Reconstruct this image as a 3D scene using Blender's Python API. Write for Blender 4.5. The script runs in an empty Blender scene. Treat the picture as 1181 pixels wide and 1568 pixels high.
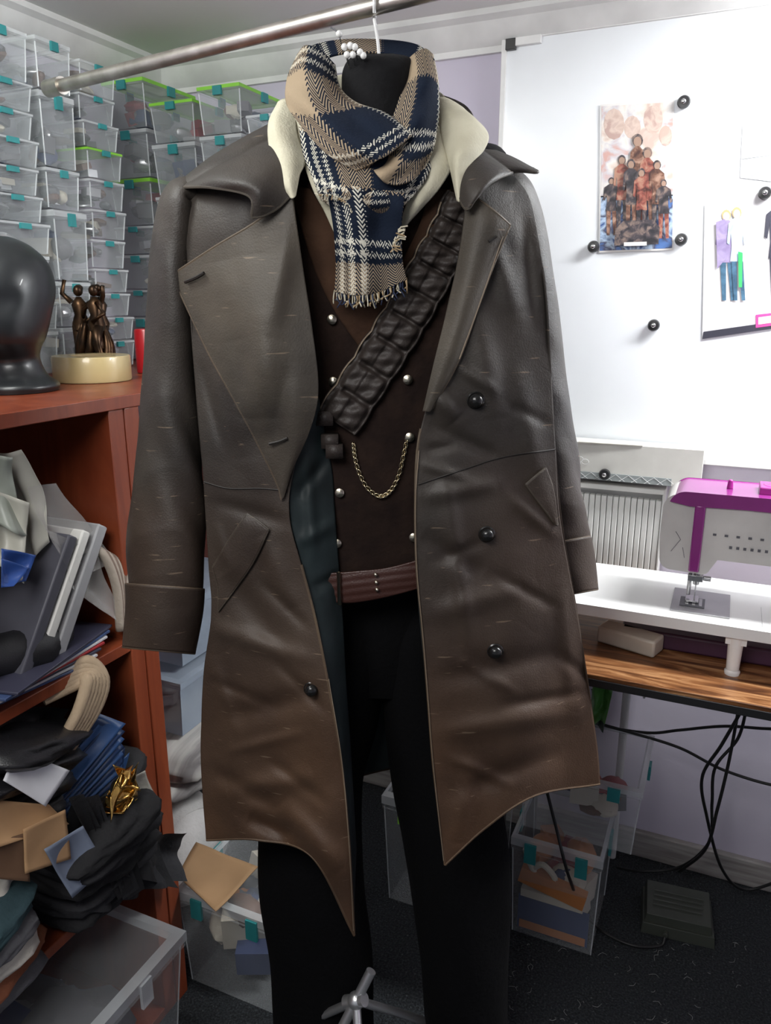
import bpy, math, random
import numpy as np
from mathutils import Vector, Matrix, noise
R = math.radians
random.seed(4); RS = np.random.RandomState(7)

# ------------------------------------------------------------------ survey helpers
# photo measurements are in a 1181x1568 frame (=1445x1919 / 1.2235); camera stands at (0,0,H)
H=1.42; F=1177.0; PITCH=R(15.3); YAW=R(24.0)
sp,cp=math.sin(PITCH),math.cos(PITCH); sy,cy=math.sin(YAW),math.cos(YAW)
def rat(px,py):
    r=px-590.0; v=py-784.0
    return r, F*cp-v*sp, F*sp+v*cp
def at(px,py,d):
    r,f,dn=rat(px,py); s=d/f; u=r*s
    return (u*cy-d*sy, d*cy+u*sy, H-dn*s)
def onY(px,py,Y):
    r,f,dn=rat(px,py); s=Y/(f*cy+r*sy); return ((r*cy-f*sy)*s, Y, H-dn*s)
def onX(px,py,X):
    r,f,dn=rat(px,py); s=X/(r*cy-f*sy); return (X,(f*cy+r*sy)*s, H-dn*s)
def onZ(px,py,Z):
    r,f,dn=rat(px,py); s=(H-Z)/dn; return ((r*cy-f*sy)*s,(f*cy+r*sy)*s,Z)
def loc(u,d,z): return (u*cy-d*sy, d*cy+u*sy, z)

# ------------------------------------------------------------------ materials
def newmat(name):
    m=bpy.data.materials.new(name); m.use_nodes=True
    return m,m.node_tree.nodes,m.node_tree.links,m.node_tree.nodes['Principled BSDF']
def mathn(N,L):
    def M(op,a,c=None,d=None,clamp=False):
        n=N.new('ShaderNodeMath'); n.operation=op; n.use_clamp=clamp
        for i,x in enumerate((a,c,d)):
            if x is None: continue
            if isinstance(x,(int,float)): n.inputs[i].default_value=x
            else: L.new(x,n.inputs[i])
        return n.outputs[0]
    return M
def pm(name,c,rough=.6,metal=0.,c2=None,scale=8.,bump=0.,bscale=60.,alpha=1.,coat=0.,trans=0.,spec=.5,detail=4,stretch=None,sheen=0.,emit=0.):
    m,N,L,b=newmat(name)
    b.inputs['Roughness'].default_value=rough; b.inputs['Metallic'].default_value=metal
    b.inputs['Alpha'].default_value=alpha; b.inputs['Coat Weight'].default_value=coat
    b.inputs['Transmission Weight'].default_value=trans; b.inputs['Specular IOR Level'].default_value=spec
    b.inputs['Sheen Weight'].default_value=sheen
    if c2 is None: c2=tuple(x*.82 for x in c)
    tc=N.new('ShaderNodeTexCoord'); mp=N.new('ShaderNodeMapping'); L.new(tc.outputs['Object'],mp.inputs[0])
    if stretch: mp.inputs['Scale'].default_value=stretch
    n=N.new('ShaderNodeTexNoise'); n.inputs['Scale'].default_value=scale; n.inputs['Detail'].default_value=detail
    L.new(mp.outputs[0],n.inputs['Vector'])
    cr_=N.new('ShaderNodeValToRGB'); cr_.color_ramp.elements[0].color=(*c2,1); cr_.color_ramp.elements[1].color=(*c,1)
    cr_.color_ramp.elements[0].position=.35; cr_.color_ramp.elements[1].position=.65
    L.new(n.outputs['Fac'],cr_.inputs[0]); L.new(cr_.outputs[0],b.inputs['Base Color'])
    if emit>0:
        b.inputs['Emission Color'].default_value=(*c,1); b.inputs['Emission Strength'].default_value=emit
    if bump>0:
        n2=N.new('ShaderNodeTexNoise'); n2.inputs['Scale'].default_value=bscale; n2.inputs['Detail'].default_value=5
        L.new(mp.outputs[0],n2.inputs['Vector'])
        bp=N.new('ShaderNodeBump'); bp.inputs['Strength'].default_value=bump; bp.inputs['Distance'].default_value=.004
        L.new(n2.outputs['Fac'],bp.inputs['Height']); L.new(bp.outputs[0],b.inputs['Normal'])
    return m
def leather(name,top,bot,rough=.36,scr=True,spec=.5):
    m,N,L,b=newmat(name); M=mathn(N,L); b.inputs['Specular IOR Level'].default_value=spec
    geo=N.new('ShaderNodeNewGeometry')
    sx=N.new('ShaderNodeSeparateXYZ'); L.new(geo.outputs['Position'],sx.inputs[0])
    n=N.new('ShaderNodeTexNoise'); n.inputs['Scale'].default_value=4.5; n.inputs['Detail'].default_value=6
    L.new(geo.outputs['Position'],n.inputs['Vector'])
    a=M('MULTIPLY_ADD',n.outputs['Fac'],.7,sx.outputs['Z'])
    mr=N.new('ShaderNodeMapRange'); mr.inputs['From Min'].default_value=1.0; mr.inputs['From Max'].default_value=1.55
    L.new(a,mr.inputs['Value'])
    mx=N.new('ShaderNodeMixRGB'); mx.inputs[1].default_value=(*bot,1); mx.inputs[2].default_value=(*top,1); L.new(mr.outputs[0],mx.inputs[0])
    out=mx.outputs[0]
    if scr:
        nd=N.new('ShaderNodeTexNoise'); nd.inputs['Scale'].default_value=9; nd.inputs['Detail'].default_value=8; L.new(geo.outputs['Position'],nd.inputs['Vector'])
        mm=N.new('ShaderNodeMixRGB'); mm.blend_type='MULTIPLY'; mm.inputs[0].default_value=.8; L.new(out,mm.inputs[1])
        rr_=N.new('ShaderNodeValToRGB'); rr_.color_ramp.elements[0].position=.3; rr_.color_ramp.elements[0].color=(.5,.5,.54,1); rr_.color_ramp.elements[1].position=.7; rr_.color_ramp.elements[1].color=(1.35,1.28,1.18,1)
        L.new(nd.outputs['Fac'],rr_.inputs[0]); L.new(rr_.outputs[0],mm.inputs[2]); out=mm.outputs[0]
        for rot,thr,sc in(((.3,.6,.2),.715,2.5),((1.1,-.7,.9),.73,2.5),((.5,.2,-1.2),.735,5.)):
            mp=N.new('ShaderNodeMapping'); mp.inputs['Rotation'].default_value=rot; mp.inputs['Scale'].default_value=(7,7,60); L.new(geo.outputs['Position'],mp.inputs[0])
            n3=N.new('ShaderNodeTexNoise'); n3.inputs['Scale'].default_value=sc; n3.inputs['Detail'].default_value=2; L.new(mp.outputs[0],n3.inputs['Vector'])
            r3=N.new('ShaderNodeValToRGB'); r3.color_ramp.elements[0].position=thr; r3.color_ramp.elements[1].position=thr+.04
            L.new(n3.outputs['Fac'],r3.inputs[0])
            m2=N.new('ShaderNodeMixRGB'); m2.inputs[2].default_value=(.30,.22,.15,1); L.new(out,m2.inputs[1])
            L.new(M('MULTIPLY',r3.outputs[0],.4),m2.inputs[0]); out=m2.outputs[0]
    L.new(out,b.inputs['Base Color'])
    rr=N.new('ShaderNodeMapRange'); rr.inputs['To Min'].default_value=rough-.07; rr.inputs['To Max'].default_value=rough+.16
    L.new(n.outputs['Fac'],rr.inputs['Value']); L.new(rr.outputs[0],b.inputs['Roughness'])
    v=N.new('ShaderNodeTexVoronoi'); v.inputs['Scale'].default_value=420; L.new(geo.outputs['Position'],v.inputs['Vector'])
    nb=N.new('ShaderNodeTexNoise'); nb.inputs['Scale'].default_value=16; nb.inputs['Detail'].default_value=5; L.new(geo.outputs['Position'],nb.inputs['Vector'])
    b1=N.new('ShaderNodeBump'); b1.inputs['Strength'].default_value=.2; b1.inputs['Distance'].default_value=.0012; L.new(v.outputs['Distance'],b1.inputs['Height'])
    b2=N.new('ShaderNodeBump'); b2.inputs['Strength'].default_value=.35; b2.inputs['Distance'].default_value=.005; L.new(nb.outputs['Fac'],b2.inputs['Height']); L.new(b1.outputs[0],b2.inputs['Normal'])
    nr=N.new('ShaderNodeTexNoise'); nr.inputs['Scale'].default_value=5; nr.inputs['Detail'].default_value=2; nr.inputs['Distortion'].default_value=.8; L.new(geo.outputs['Position'],nr.inputs['Vector'])
    rid=M('POWER',M('SUBTRACT',1.,M('ABSOLUTE',M('MULTIPLY_ADD',nr.outputs['Fac'],2.,-1.))),6.)
    b3=N.new('ShaderNodeBump'); b3.inputs['Strength'].default_value=.13; b3.inputs['Distance'].default_value=-.004; L.new(rid,b3.inputs['Height']); L.new(b2.outputs[0],b3.inputs['Normal'])
    L.new(b3.outputs[0],b.inputs['Normal'])
    return m
def plaid(name):
    m,N,L,b=newmat(name); b.inputs['Roughness'].default_value=.95; b.inputs['Specular IOR Level'].default_value=.1
    tc=N.new('ShaderNodeTexCoord'); s=N.new('ShaderNodeSeparateXYZ'); L.new(tc.outputs['UV'],s.inputs[0])
    M=mathn(N,L)
    tan=(.34,.265,.18,1); navy=(.010,.015,.028,1); wh=(.60,.58,.50,1)
    def ramp(o,seq):
        r=N.new('ShaderNodeValToRGB'); r.color_ramp.interpolation='CONSTANT'
        e=r.color_ramp.elements; e[0].position=0; e[0].color=seq[0][1]; e[1].position=seq[1][0]; e[1].color=seq[1][1]
        for p,c in seq[2:]:
            q=e.new(p); q.color=c
        L.new(M('FRACT',o),r.inputs[0]); return r.outputs[0]
    u,v=s.outputs[0],s.outputs[1]
    jag=M('MULTIPLY',M('SUBTRACT',M('FRACT',M('MULTIPLY',v,24)),.5),.034)
    jag2=M('MULTIPLY',M('SUBTRACT',M('FRACT',M('MULTIPLY',u,24)),.5),.034)
    z=M('ABSOLUTE',M('SUBTRACT',M('FRACT',M('MULTIPLY',u,7)),.5))
    tw=M('GREATER_THAN',M('FRACT',M('ADD',M('MULTIPLY',v,24),M('MULTIPLY',z,6))),.5)
    s1=[(0,tan),(.27,navy),(.62,wh),(.67,navy),(.725,wh),(.775,navy),(.83,wh),(.88,navy),(.96,tan)]
    s2=[(0,tan),(.32,navy),(.74,wh),(.785,navy),(.84,wh),(.885,navy),(.95,tan)]
    mx=N.new('ShaderNodeMixRGB'); L.new(tw,mx.inputs[0]); L.new(ramp(M('ADD',u,jag),s1),mx.inputs[1]); L.new(ramp(M('ADD',v,jag2),s2),mx.inputs[2])
    L.new(mx.outputs[0],b.inputs['Base Color'])
    n=N.new('ShaderNodeTexNoise'); n.inputs['Scale'].default_value=350; L.new(tc.outputs['Object'],n.inputs['Vector'])
    bp=N.new('ShaderNodeBump'); bp.inputs['Strength'].default_value=.4; bp.inputs['Distance'].default_value=.002; L.new(n.outputs['Fac'],bp.inputs['Height']); L.new(bp.outputs[0],b.inputs['Normal'])
    return m

# ------------------------------------------------------------------ mesh builder
class MB:
    def __init__(s): s.V=[];s.F=[];s.M=[];s.T=[]
    def add(s,vs,fs,mat=0,uv=None):
        o=len(s.V); s.V+= [tuple(v) for v in vs]; s.T+= (uv if uv else [(0,0)]*len(vs))
        s.F+= [tuple(i+o for i in f) for f in fs]; s.M+= [mat]*len(fs)
    def box(s,c,size,mat=0,taper=1.,rz=0.,rot=None,ty=None):
        x,y,z=[a/2 for a in size]; t=taper; ty=taper if ty is None else ty
        vs=[(-x*t,-y*ty,-z),(x*t,-y*ty,-z),(x*t,y*ty,-z),(-x*t,y*ty,-z),(-x,-y,z),(x,-y,z),(x,y,z),(-x,y,z)]
        m=rot if rot else Matrix.Rotation(rz,3,'Z')
        vs=[Vector(c)+m@Vector(v) for v in vs]
        s.add(vs,[(0,3,2,1),(4,5,6,7),(0,1,5,4),(1,2,6,5),(2,3,7,6),(3,0,4,7)],mat)
    def span(s,a,b,mat=0):
        s.box([(a[i]+b[i])/2 for i in range(3)],[abs(b[i]-a[i]) for i in range(3)],mat)
    def cyl(s,p0,p1,r0,r1=None,seg=20,mat=0,caps=True):
        r1=r0 if r1 is None else r1
        p0,p1=Vector(p0),Vector(p1); q=(p1-p0).to_track_quat('Z','Y')
        vs=[];
        for p,r in((p0,r0),(p1,r1)):
            for i in range(seg):
                a=2*math.pi*i/seg; vs.append(p+q@Vector((r*math.cos(a),r*math.sin(a),0)))
        fs=[(i,(i+1)%seg,seg+(i+1)%seg,seg+i) for i in range(seg)]
        if caps: fs+=[tuple(range(seg-1,-1,-1)),tuple(range(seg,2*seg))]
        s.add(vs,fs,mat)
    def lathe(s,prof,c=(0,0,0),axis=None,seg=28,mat=0):
        q=Vector(axis).to_track_quat('Z','Y') if axis else None
        vs=[]
        for r,z in prof:
            for i in range(seg):
                a=2*math.pi*i/seg; v=Vector((r*math.cos(a),r*math.sin(a),z)); v=q@v if q else v; vs.append(Vector(c)+v)
        fs=[(j*seg+i,j*seg+(i+1)%seg,(j+1)*seg+(i+1)%seg,(j+1)*seg+i) for j in range(len(prof)-1) for i in range(seg)]
        s.add(vs,fs,mat)
    def ell(s,c,r,mat=0,seg=16,rot=None,fn=None):
        r=(r,r,r) if isinstance(r,(int,float)) else r
        vs=[];n2=max(6,seg*2//3)
        for j in range(n2+1):
            th=math.pi*j/n2
            for i in range(seg):
                a=2*math.pi*i/seg; n=Vector((math.sin(th)*math.cos(a),math.sin(th)*math.sin(a),math.cos(th)))
                k=fn(n) if fn else 1
                v=Vector((n.x*r[0],n.y*r[1],n.z*r[2]))*k
                if rot: v=rot@v
                vs.append(Vector(c)+v)
        fs=[(j*seg+i,(j+1)*seg+i,(j+1)*seg+(i+1)%seg,j*seg+(i+1)%seg) for j in range(n2) for i in range(seg)]
        s.add(vs,fs,mat)
    def tube(s,pts,r,seg=8,mat=0,smooth=0):
        P=np.array([tuple(p) for p in pts],float); rr=list(r) if hasattr(r,'__len__') else [r]*len(P)
        if smooth:
            rr=list(np.interp(np.linspace(0,1,smooth),np.linspace(0,1,len(rr)),rr)); P=cr(P,smooth)
        n=len(P)
        vs=[];up=Vector((.13,.21,.97)).normalized()
        for i in range(n):
            t=Vector(P[min(i+1,n-1)]-P[max(i-1,0)]).normalized()
            a=t.cross(up); 
            if a.length<1e-3: a=t.cross(Vector((1,0,0)))
            a.normalize(); b_=t.cross(a)
            for k in range(seg):
                an=2*math.pi*k/seg; vs.append(Vector(P[i])+a*rr[i]*math.cos(an)+b_*rr[i]*math.sin(an))
        fs=[(j*seg+i,j*seg+(i+1)%seg,(j+1)*seg+(i+1)%seg,(j+1)*seg+i) for j in range(n-1) for i in range(seg)]
        fs+=[tuple(range(seg)),tuple(range((n-1)*seg,n*seg))]
        s.add(vs,fs,mat)
    def grid(s,G,mat=0,uvs=(1,1),close=False):
        nv,nu=len(G),len(G[0]); vs=[tuple(G[j][i]) for j in range(nv) for i in range(nu)]
        uv=[(i/(nu-1)*uvs[0],j/(nv-1)*uvs[1]) for j in range(nv) for i in range(nu)]
        m=nu if close else nu-1
        fs=[(j*nu+i,j*nu+(i+1)%nu,(j+1)*nu+(i+1)%nu,(j+1)*nu+i) for j in range(nv-1) for i in range(m)]
        s.add(vs,fs,mat,uv)
    def obj(s,name,mats,parent=None,bevel=0.,solid=0.,sharp=40,subsurf=0,soff=0.):
        me=bpy.data.meshes.new(name); V=np.array(s.V)
        c=(V.min(0)+V.max(0))/2 ; c[2]=V[:,2].min()
        me.from_pydata([tuple(v) for v in (V-c)],[],s.F)
        for m in (mats if isinstance(mats,(list,tuple)) else [mats]): me.materials.append(m)
        me.polygons.foreach_set('material_index',s.M); me.polygons.foreach_set('use_smooth',[True]*len(s.F))
        ul=me.uv_layers.new(name='UVMap'); li=np.empty(len(me.loops),int); me.loops.foreach_get('vertex_index',li)
        ul.data.foreach_set('uv',np.array(s.T,float)[li].ravel())
        me.update(); 
        if sharp: me.set_sharp_from_angle(angle=R(sharp))
        o=bpy.data.objects.new(name,me); bpy.context.collection.objects.link(o); o.location=c
        if bevel: 
            b=o.modifiers.new('bevel','BEVEL'); b.width=bevel; b.segments=2; b.limit_method='ANGLE'; b.angle_limit=R(40)
        if subsurf: 
            b=o.modifiers.new('sub','SUBSURF'); b.levels=subsurf; b.render_levels=subsurf
        if solid:
            b=o.modifiers.new('solid','SOLIDIFY'); b.thickness=solid; b.offset=soff
        if parent:
            bpy.context.view_layer.update(); o.parent=parent; o.matrix_parent_inverse=parent.matrix_world.inverted()
        return o
def empty(name,p=(0,0,0)):
    e=bpy.data.objects.new(name,None); e.empty_display_size=.05; bpy.context.collection.objects.link(e); e.location=p
    bpy.context.view_layer.update(); return e
def cr(P,n):
    P=np.asarray(P,float); k=len(P)
    E=np.concatenate([[2*P[0]-P[1]],P,[2*P[-1]-P[-2]]]); t=np.linspace(0,k-1,n); i=np.minimum(t.astype(int),k-2); f=t-i
    f=f.reshape((-1,)+(1,)*(P.ndim-1)); a,b,c,d=E[i],E[i+1],E[i+2],E[i+3]
    return .5*((2*b)+(c-a)*f+(2*a-5*b+4*c-d)*f**2+(3*b-a-3*c+d)*f**3)
def net(rows,nu,nv,base=None,disp=None):
    A=np.array([[ (q+(0.,))[:3] if len(q)==2 else q for q in r] for r in rows],float)
    A=cr(A,nv); A=np.swapaxes(cr(np.swapaxes(A,0,1),nu),0,1)
    X,Y,D=A[...,0],A[...,1],A[...,2].copy()
    if base: D=D+base(X,Y)
    if disp: D=D+disp(X,Y)
    r=X-590; v=Y-784; f=F*cp-v*sp; dn=F*sp+v*cp; s=D/f; u=r*s
    return np.stack([u*cy-D*sy,D*cy+u*sy,H-dn*s],-1)
def bf(x,y):
    x=np.asarray(x,float); y=np.asarray(y,float)
    xc=580+(y-300)*.03; hw=330+np.clip(y-700,0,None)*.03
    side=np.sqrt(np.clip(1-((x-xc)/hw)**2,.02,1))
    ys=np.interp(x,[250,283,436,480,680,712,785,830],[300,284,203,190,190,213,266,290])
    e=np.clip((y-ys)/110,0,1); rnd=np.sqrt(1-(1-e)**2)
    return 1.10-.12*side*(.1+.9*rnd)
def creases(L,k=1.):
    def f(x,y):
        o=np.zeros_like(x)
        for x1,y1,x2,y2,w,a in L:
            dx,dy=x2-x1,y2-y1; t=np.clip(((x-x1)*dx+(y-y1)*dy)/(dx*dx+dy*dy),0,1)
            d2=(x-x1-t*dx)**2+(y-y1-t*dy)**2
            o=o+k*a*np.exp(-d2/(w*w))*np.sin(np.pi*np.clip(t*.96+.02,0,1))**.5
        return o
    return f
def waves(seed,n,kmin,kmax,amp,ax=1.,ay=1.):
    rs=np.random.RandomState(seed); K=[(rs.uniform(kmin,kmax),rs.uniform(0,2*np.pi),rs.uniform(0,6.28)) for _ in range(n)]
    def f(x,y):
        o=np.zeros_like(x)
        for k,th,ph in K: o=o+np.sin(k*(np.cos(th)*x*ax+np.sin(th)*y*ay)+ph)/(k/kmin)**.8
        return o*amp/math.sqrt(n)
    return f
def P(px,py,off=0.): return at(px,py,float(bf(px,py))+off)
def tubepx(mb,path,nv,nu,mat=0,disp=None,uvs=(1,1),cap=False):
    """path: (x,y,halfwidth,dcentre,depthradius)"""
    A=cr(np.array(path,float),nv); G=[]
    for j in range(nv):
        t=A[min(j+1,nv-1),:2]-A[max(j-1,0),:2]; t=t/np.linalg.norm(t); nrm=np.array([t[1],-t[0]])
        row=[]
        for i in range(nu):
            a=2*math.pi*i/nu; k=1+ (disp(a,j/(nv-1)) if disp else 0)
            c_=math.cos(a)*A[j,2]*k; row.append(at(A[j,0]+nrm[0]*c_,A[j,1]+nrm[1]*c_,A[j,3]-math.sin(a)*A[j,4]*k))
        G.append(row)
    mb.grid(G,mat,uvs,close=True)
    if cap:
        nu_=len(G[0]); mb.add([tuple(p) for p in G[-1]],[tuple(range(nu_))],mat)
        mb.add([tuple(p) for p in G[0]],[tuple(range(nu_))],mat)
    return G

# ------------------------------------------------------------------ camera
cam=bpy.data.cameras.new('camera'); co=bpy.data.objects.new('camera',cam); bpy.context.collection.objects.link(co)
co.location=(0,0,H); co.rotation_euler=(R(90)-PITCH,0,YAW); cam.sensor_fit='VERTICAL'; cam.sensor_height=36; cam.lens=F/1568*36; cam.clip_start=.02
bpy.context.scene.camera=co
bpy.context.scene.view_settings.view_transform='Standard'

# ------------------------------------------------------------------ room
XL,XR,YB,YF,ZC=-1.5,2.0,1.865,-1.6,2.03
m_wall=pm('lavender_wall_paint',(.64,.60,.70),.85,c2=(.58,.54,.65),scale=3,bump=.1,bscale=40)
m_ceil=pm('white_ceiling_paint',(.80,.80,.78),.9,c2=(.74,.74,.73),scale=2)
def slab(name,a,b,m,bevel=0):
    k=MB(); k.span(a,b); return k.obj(name,m,bevel=bevel,sharp=30)
slab('wall_back',(XL-.1,YB,0),(XR+.1,YB+.1,ZC),m_wall)
slab('wall_left',(XL-.1,YF,0),(XL,YB,ZC),m_wall)
slab('wall_right',(XR,YF,0),(XR+.1,YB,ZC),m_wall)
slab('ceiling',(XL-.1,YF,ZC),(XR+.1,YB+.1,ZC+.1),m_ceil)
def carpet():
    m,N,L,b=newmat('dark_carpet'); tc=N.new('ShaderNodeTexCoord')
    n=N.new('ShaderNodeTexNoise'); n.inputs['Scale'].default_value=220; n.inputs['Detail'].default_value=3; L.new(tc.outputs['Object'],n.inputs[0])
    r=N.new('ShaderNodeValToRGB'); e=r.color_ramp.elements; e[0].position=.4; e[0].color=(.010,.012,.015,1); e[1].position=.66; e[1].color=(.035,.042,.048,1); q=e.new(.80); q.color=(.22,.22,.22,1)
    L.new(n.outputs['Fac'],r.inputs[0]); L.new(r.outputs[0],b.inputs['Base Color']); b.inputs['Roughness'].default_value=1
    bp=N.new('ShaderNodeBump'); bp.inputs['Distance'].default_value=.01; L.new(n.outputs['Fac'],bp.inputs['Height']); L.new(bp.outputs[0],b.inputs['Normal']); return m
slab('floor',(XL-.1,YF,-.1),(XR+.1,YB+.1,0),carpet())
m_base=pm('worn_wood_baseboard',(.42,.40,.38),.6,c2=(.22,.20,.19),scale=5,stretch=(1,1,14))
slab('baseboard_back',(XL,YB-.018,0),(XR,YB,.075),m_base,.004)
slab('baseboard_left',(XL,YF,0),(XL+.018,YB-.018,.075),m_base,.004)
def crown(name,a,b,inward):
    k=MB(); a,b=Vector(a),Vector(b); iw=Vector(inward)
    prof=[(0,-.075),(.012,-.075),(.012,-.062),(.03,-.05),(.045,-.02),(.06,-.012),(.06,0),(0,0)]
    vs=[a+iw*x+Vector((0,0,z)) for x,z in prof]+[b+iw*x+Vector((0,0,z)) for x,z in prof]; n=len(prof)
    k.add(vs,[(i,(i+1)%n,n+(i+1)%n,n+i) for i in range(n)]); return k.obj(name,pm(name+'_paint',(.8,.8,.79),.7),sharp=30)
crown('trim_1',(XL,YB,ZC),(XR,YB,ZC),(0,-1,0)); crown('trim_2',(XL,YF,ZC),(XL,YB,ZC),(1,0,0))

# ------------------------------------------------------------------ magnetic whiteboard + posters
bx0=onY(776,70,YB)[0]; zt=onY(790,62,YB)[2]; zb=onY(900,690,YB)[2]
k=MB(); k.span((bx0,YB-.018,zb),(1.6,YB-.002,zt)); k.span((bx0-.006,YB-.022,zb-.006),(bx0+.006,YB-.001,zt+.006),1)
k.span((bx0,YB-.022,zb-.008),(1.6,YB-.001,zb+.004),1); k.span((bx0,YB-.022,zt-.004),(1.6,YB-.001,zt+.008),1)
c=onY(779,68,YB-.03); k.span((c[0]-.008,YB-.03,c[2]-.01),(c[0]+.014,YB-.018,c[2]+.012),2); k.span((c[0]+.014,YB-.03,c[2]-.004),(c[0]+.07,YB-.018,c[2]+.012),1)
k.obj('whiteboard',[pm('whiteboard_enamel',(.84,.87,.90),.25,c2=(.82,.85,.88)),pm('board_frame',(.86,.86,.85),.4),pm('black_plastic',(.02,.02,.02),.4)],bevel=.001)
YP=YB-.0205
def poly(mb,pts,Y,mat):
    mb.add([onY(x,y,Y) for x,y in pts],[tuple(range(len(pts)))],mat)
def oval(mb,x,y,a,b,Y,mat,n=12):
    poly(mb,[(x+a*math.cos(t),y+b*math.sin(t)) for t in np.linspace(0,2*math.pi,n,endpoint=False)],Y,mat)
def fig(mb,x,y,w,h,Y,cols,lean=0):
    hd=h*.055
    oval(mb,x,y+hd,hd*.95,hd*1.15,Y,cols[3]); oval(mb,x,y+hd*1.25,hd*.7,hd*.9,Y-.0002,cols[0])
    poly(mb,[(x-w*.12,y+hd*2),(x+w*.12,y+hd*2),(x+w*.42,y+h*.17),(x+w*.5,y+h*.38),(x+w*.38,y+h*.40),(x+w*.30,y+h*.27),(x+w*.26,y+h*.42),(x+w*.34,y+h*.58),(x-w*.34,y+h*.58),(x-w*.26,y+h*.42),(x-w*.30,y+h*.27),(x-w*.38,y+h*.40),(x-w*.5,y+h*.38),(x-w*.42,y+h*.17)],Y-.0003,cols[1])
    poly(mb,[(x-w*.30,y+h*.5),(x-.5,y+h*.5),(x-w*.1+lean,y+h),(x-w*.28+lean,y+h)],Y-.0001,cols[2])
    poly(mb,[(x+.5,y+h*.5),(x+w*.30,y+h*.5),(x+w*.30+lean,y+h),(x+w*.12+lean,y+h)],Y-.0001,cols[2])
def mottled(name,cols,scale):
    m,N,L,b=newmat(name); tc=N.new('ShaderNodeTexCoord'); n=N.new('ShaderNodeTexNoise'); n.inputs['Scale'].default_value=scale; n.inputs['Detail'].default_value=6; n.inputs['Distortion'].default_value=.6
    L.new(tc.outputs['Object'],n.inputs[0]); r=N.new('ShaderNodeValToRGB'); e=r.color_ramp.elements
    ps=np.linspace(.36,.64,len(cols)); e[0].position=ps[0]; e[0].color=(*cols[0],1); e[1].position=ps[1]; e[1].color=(*cols[1],1)
    for p,c in zip(ps[2:],cols[2:]): q=e.new(float(p)); q.color=(*c,1)
    L.new(n.outputs['Fac'],r.inputs[0]); L.new(r.outputs[0],b.inputs['Base Color']); b.inputs['Roughness'].default_value=.45; return m
k=MB(); poly(k,[(919,160),(1032,153),(1031,383),(917,387)],YP,0)
poly(k,[(921,163),(1030,156),(1030,300),(920,302)],YP-.0003,1); poly(k,[(920,300),(1030,298),(1029,380),(918,384)],YP-.0003,2)
for x,y,a,b_ in [(940,190,16,24),(968,195,13,18),(1000,183,15,22),(1019,208,10,16)]: oval(k,x,y,a,b_,YP-.0005,9)
for i,(x,y,h,a) in enumerate([(936,272,88,4),(952,238,118,3),(976,206,160,5),(991,226,140,3),(1006,246,115,5),(1016,275,90,4),(966,244,120,4),(982,258,110,3)]):
    fig(k,x,y,26,h,YP-.0008-.0008*i,[8,a,(5,4,3)[i%3],4])
poly(k,[(942,350),(955,338),(1000,336),(1010,348),(1008,374),(940,376)],YP-.009,4)
poly(k,[(955,371),(990,370),(990,376),(955,377)],YP-.010,0)
k.obj('movie_poster',[pm('poster_paper',(.80,.78,.76),.4),mottled('poster_print_warm',[(.60,.46,.40),(.72,.62,.55),(.75,.72,.69),(.60,.57,.60),(.60,.36,.32)],22),mottled('poster_print_cool',[(.03,.08,.25),(.45,.58,.75),(.05,.05,.1),(.08,.18,.45)],30),
  mottled('poster_red',[(.06,.015,.012),(.28,.07,.05),(.42,.22,.15)],60),mottled('poster_black',[(.01,.01,.015),(.05,.04,.05),(.25,.18,.15)],60),mottled('poster_brown',[(.06,.02,.015),(.18,.08,.05),(.42,.25,.18)],60),pm('poster_gold',(.5,.35,.2),.5),mottled('poster_blue',[(.02,.06,.2),(.08,.2,.45)],60),pm('poster_skin',(.42,.27,.2),.5),mottled('poster_faces',[(.55,.40,.34),(.66,.52,.45),(.48,.33,.29)],40)],sharp=0)
k=MB(); poly(k,[(1079,312),(1260,275),(1258,492),(1075,519)],YP,0); poly(k,[(1077,508),(1258,482),(1258,492),(1075,519)],YP-.0004,4)
poly(k,[(1157,482),(1210,476),(1210,495),(1157,502)],YP-.0008,7); poly(k,[(1161,486),(1205,480),(1205,491),(1161,497)],YP-.0012,0)
fig(k,1112,322,34,138,YP-.0012,[5,1,2,6],3); fig(k,1128,318,30,142,YP-.002,[5,3,2,6],4); poly(k,[(1130,385),(1137,387),(1136,440),(1131,440)],YP-.004,8)
poly(k,[(1096,340),(1110,335),(1112,395),(1098,412)],YP-.0035,1)
fig(k,1190,300,40,165,YP-.0012,[5,4,4,6],3); fig(k,1230,300,36,165,YP-.0012,[5,1,2,6],3)
k.obj('fashion_pattern_poster',[pm('poster_white',(.80,.79,.81),.5),mottled('print_mauve',[(.22,.17,.33),(.36,.30,.48)],50),mottled('print_denim',[(.03,.08,.14),(.07,.17,.27)],50),mottled('print_lightblue',[(.35,.5,.7),(.55,.7,.85)],50),pm('print_dark',(.04,.04,.06),.5),pm('print_skin',(.75,.55,.45),.5),pm('print_blond',(.5,.36,.18),.5),pm('print_pink',(.7,.08,.35),.5),pm('print_green',(.05,.5,.15),.5)],sharp=0)
k=MB(); poly(k,[(1137,190),(1240,180),(1240,285),(1133,272)],YP+.001,0)
for a,b_ in [((1137,242),(1181,236)),((1150,270),(1181,250)),((1165,200),(1181,196))]:
    k.tube([onY(*a,YP-.001),onY(*b_,YP-.001)],.0006,5,1)
k.obj('pattern_sketch_sheet',[pm('tracing_paper',(.76,.78,.80),.6),pm('pencil',(.2,.2,.22),.6)],sharp=0)
m_mag=pm('magnet_black',(.02,.02,.022),.35)
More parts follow.
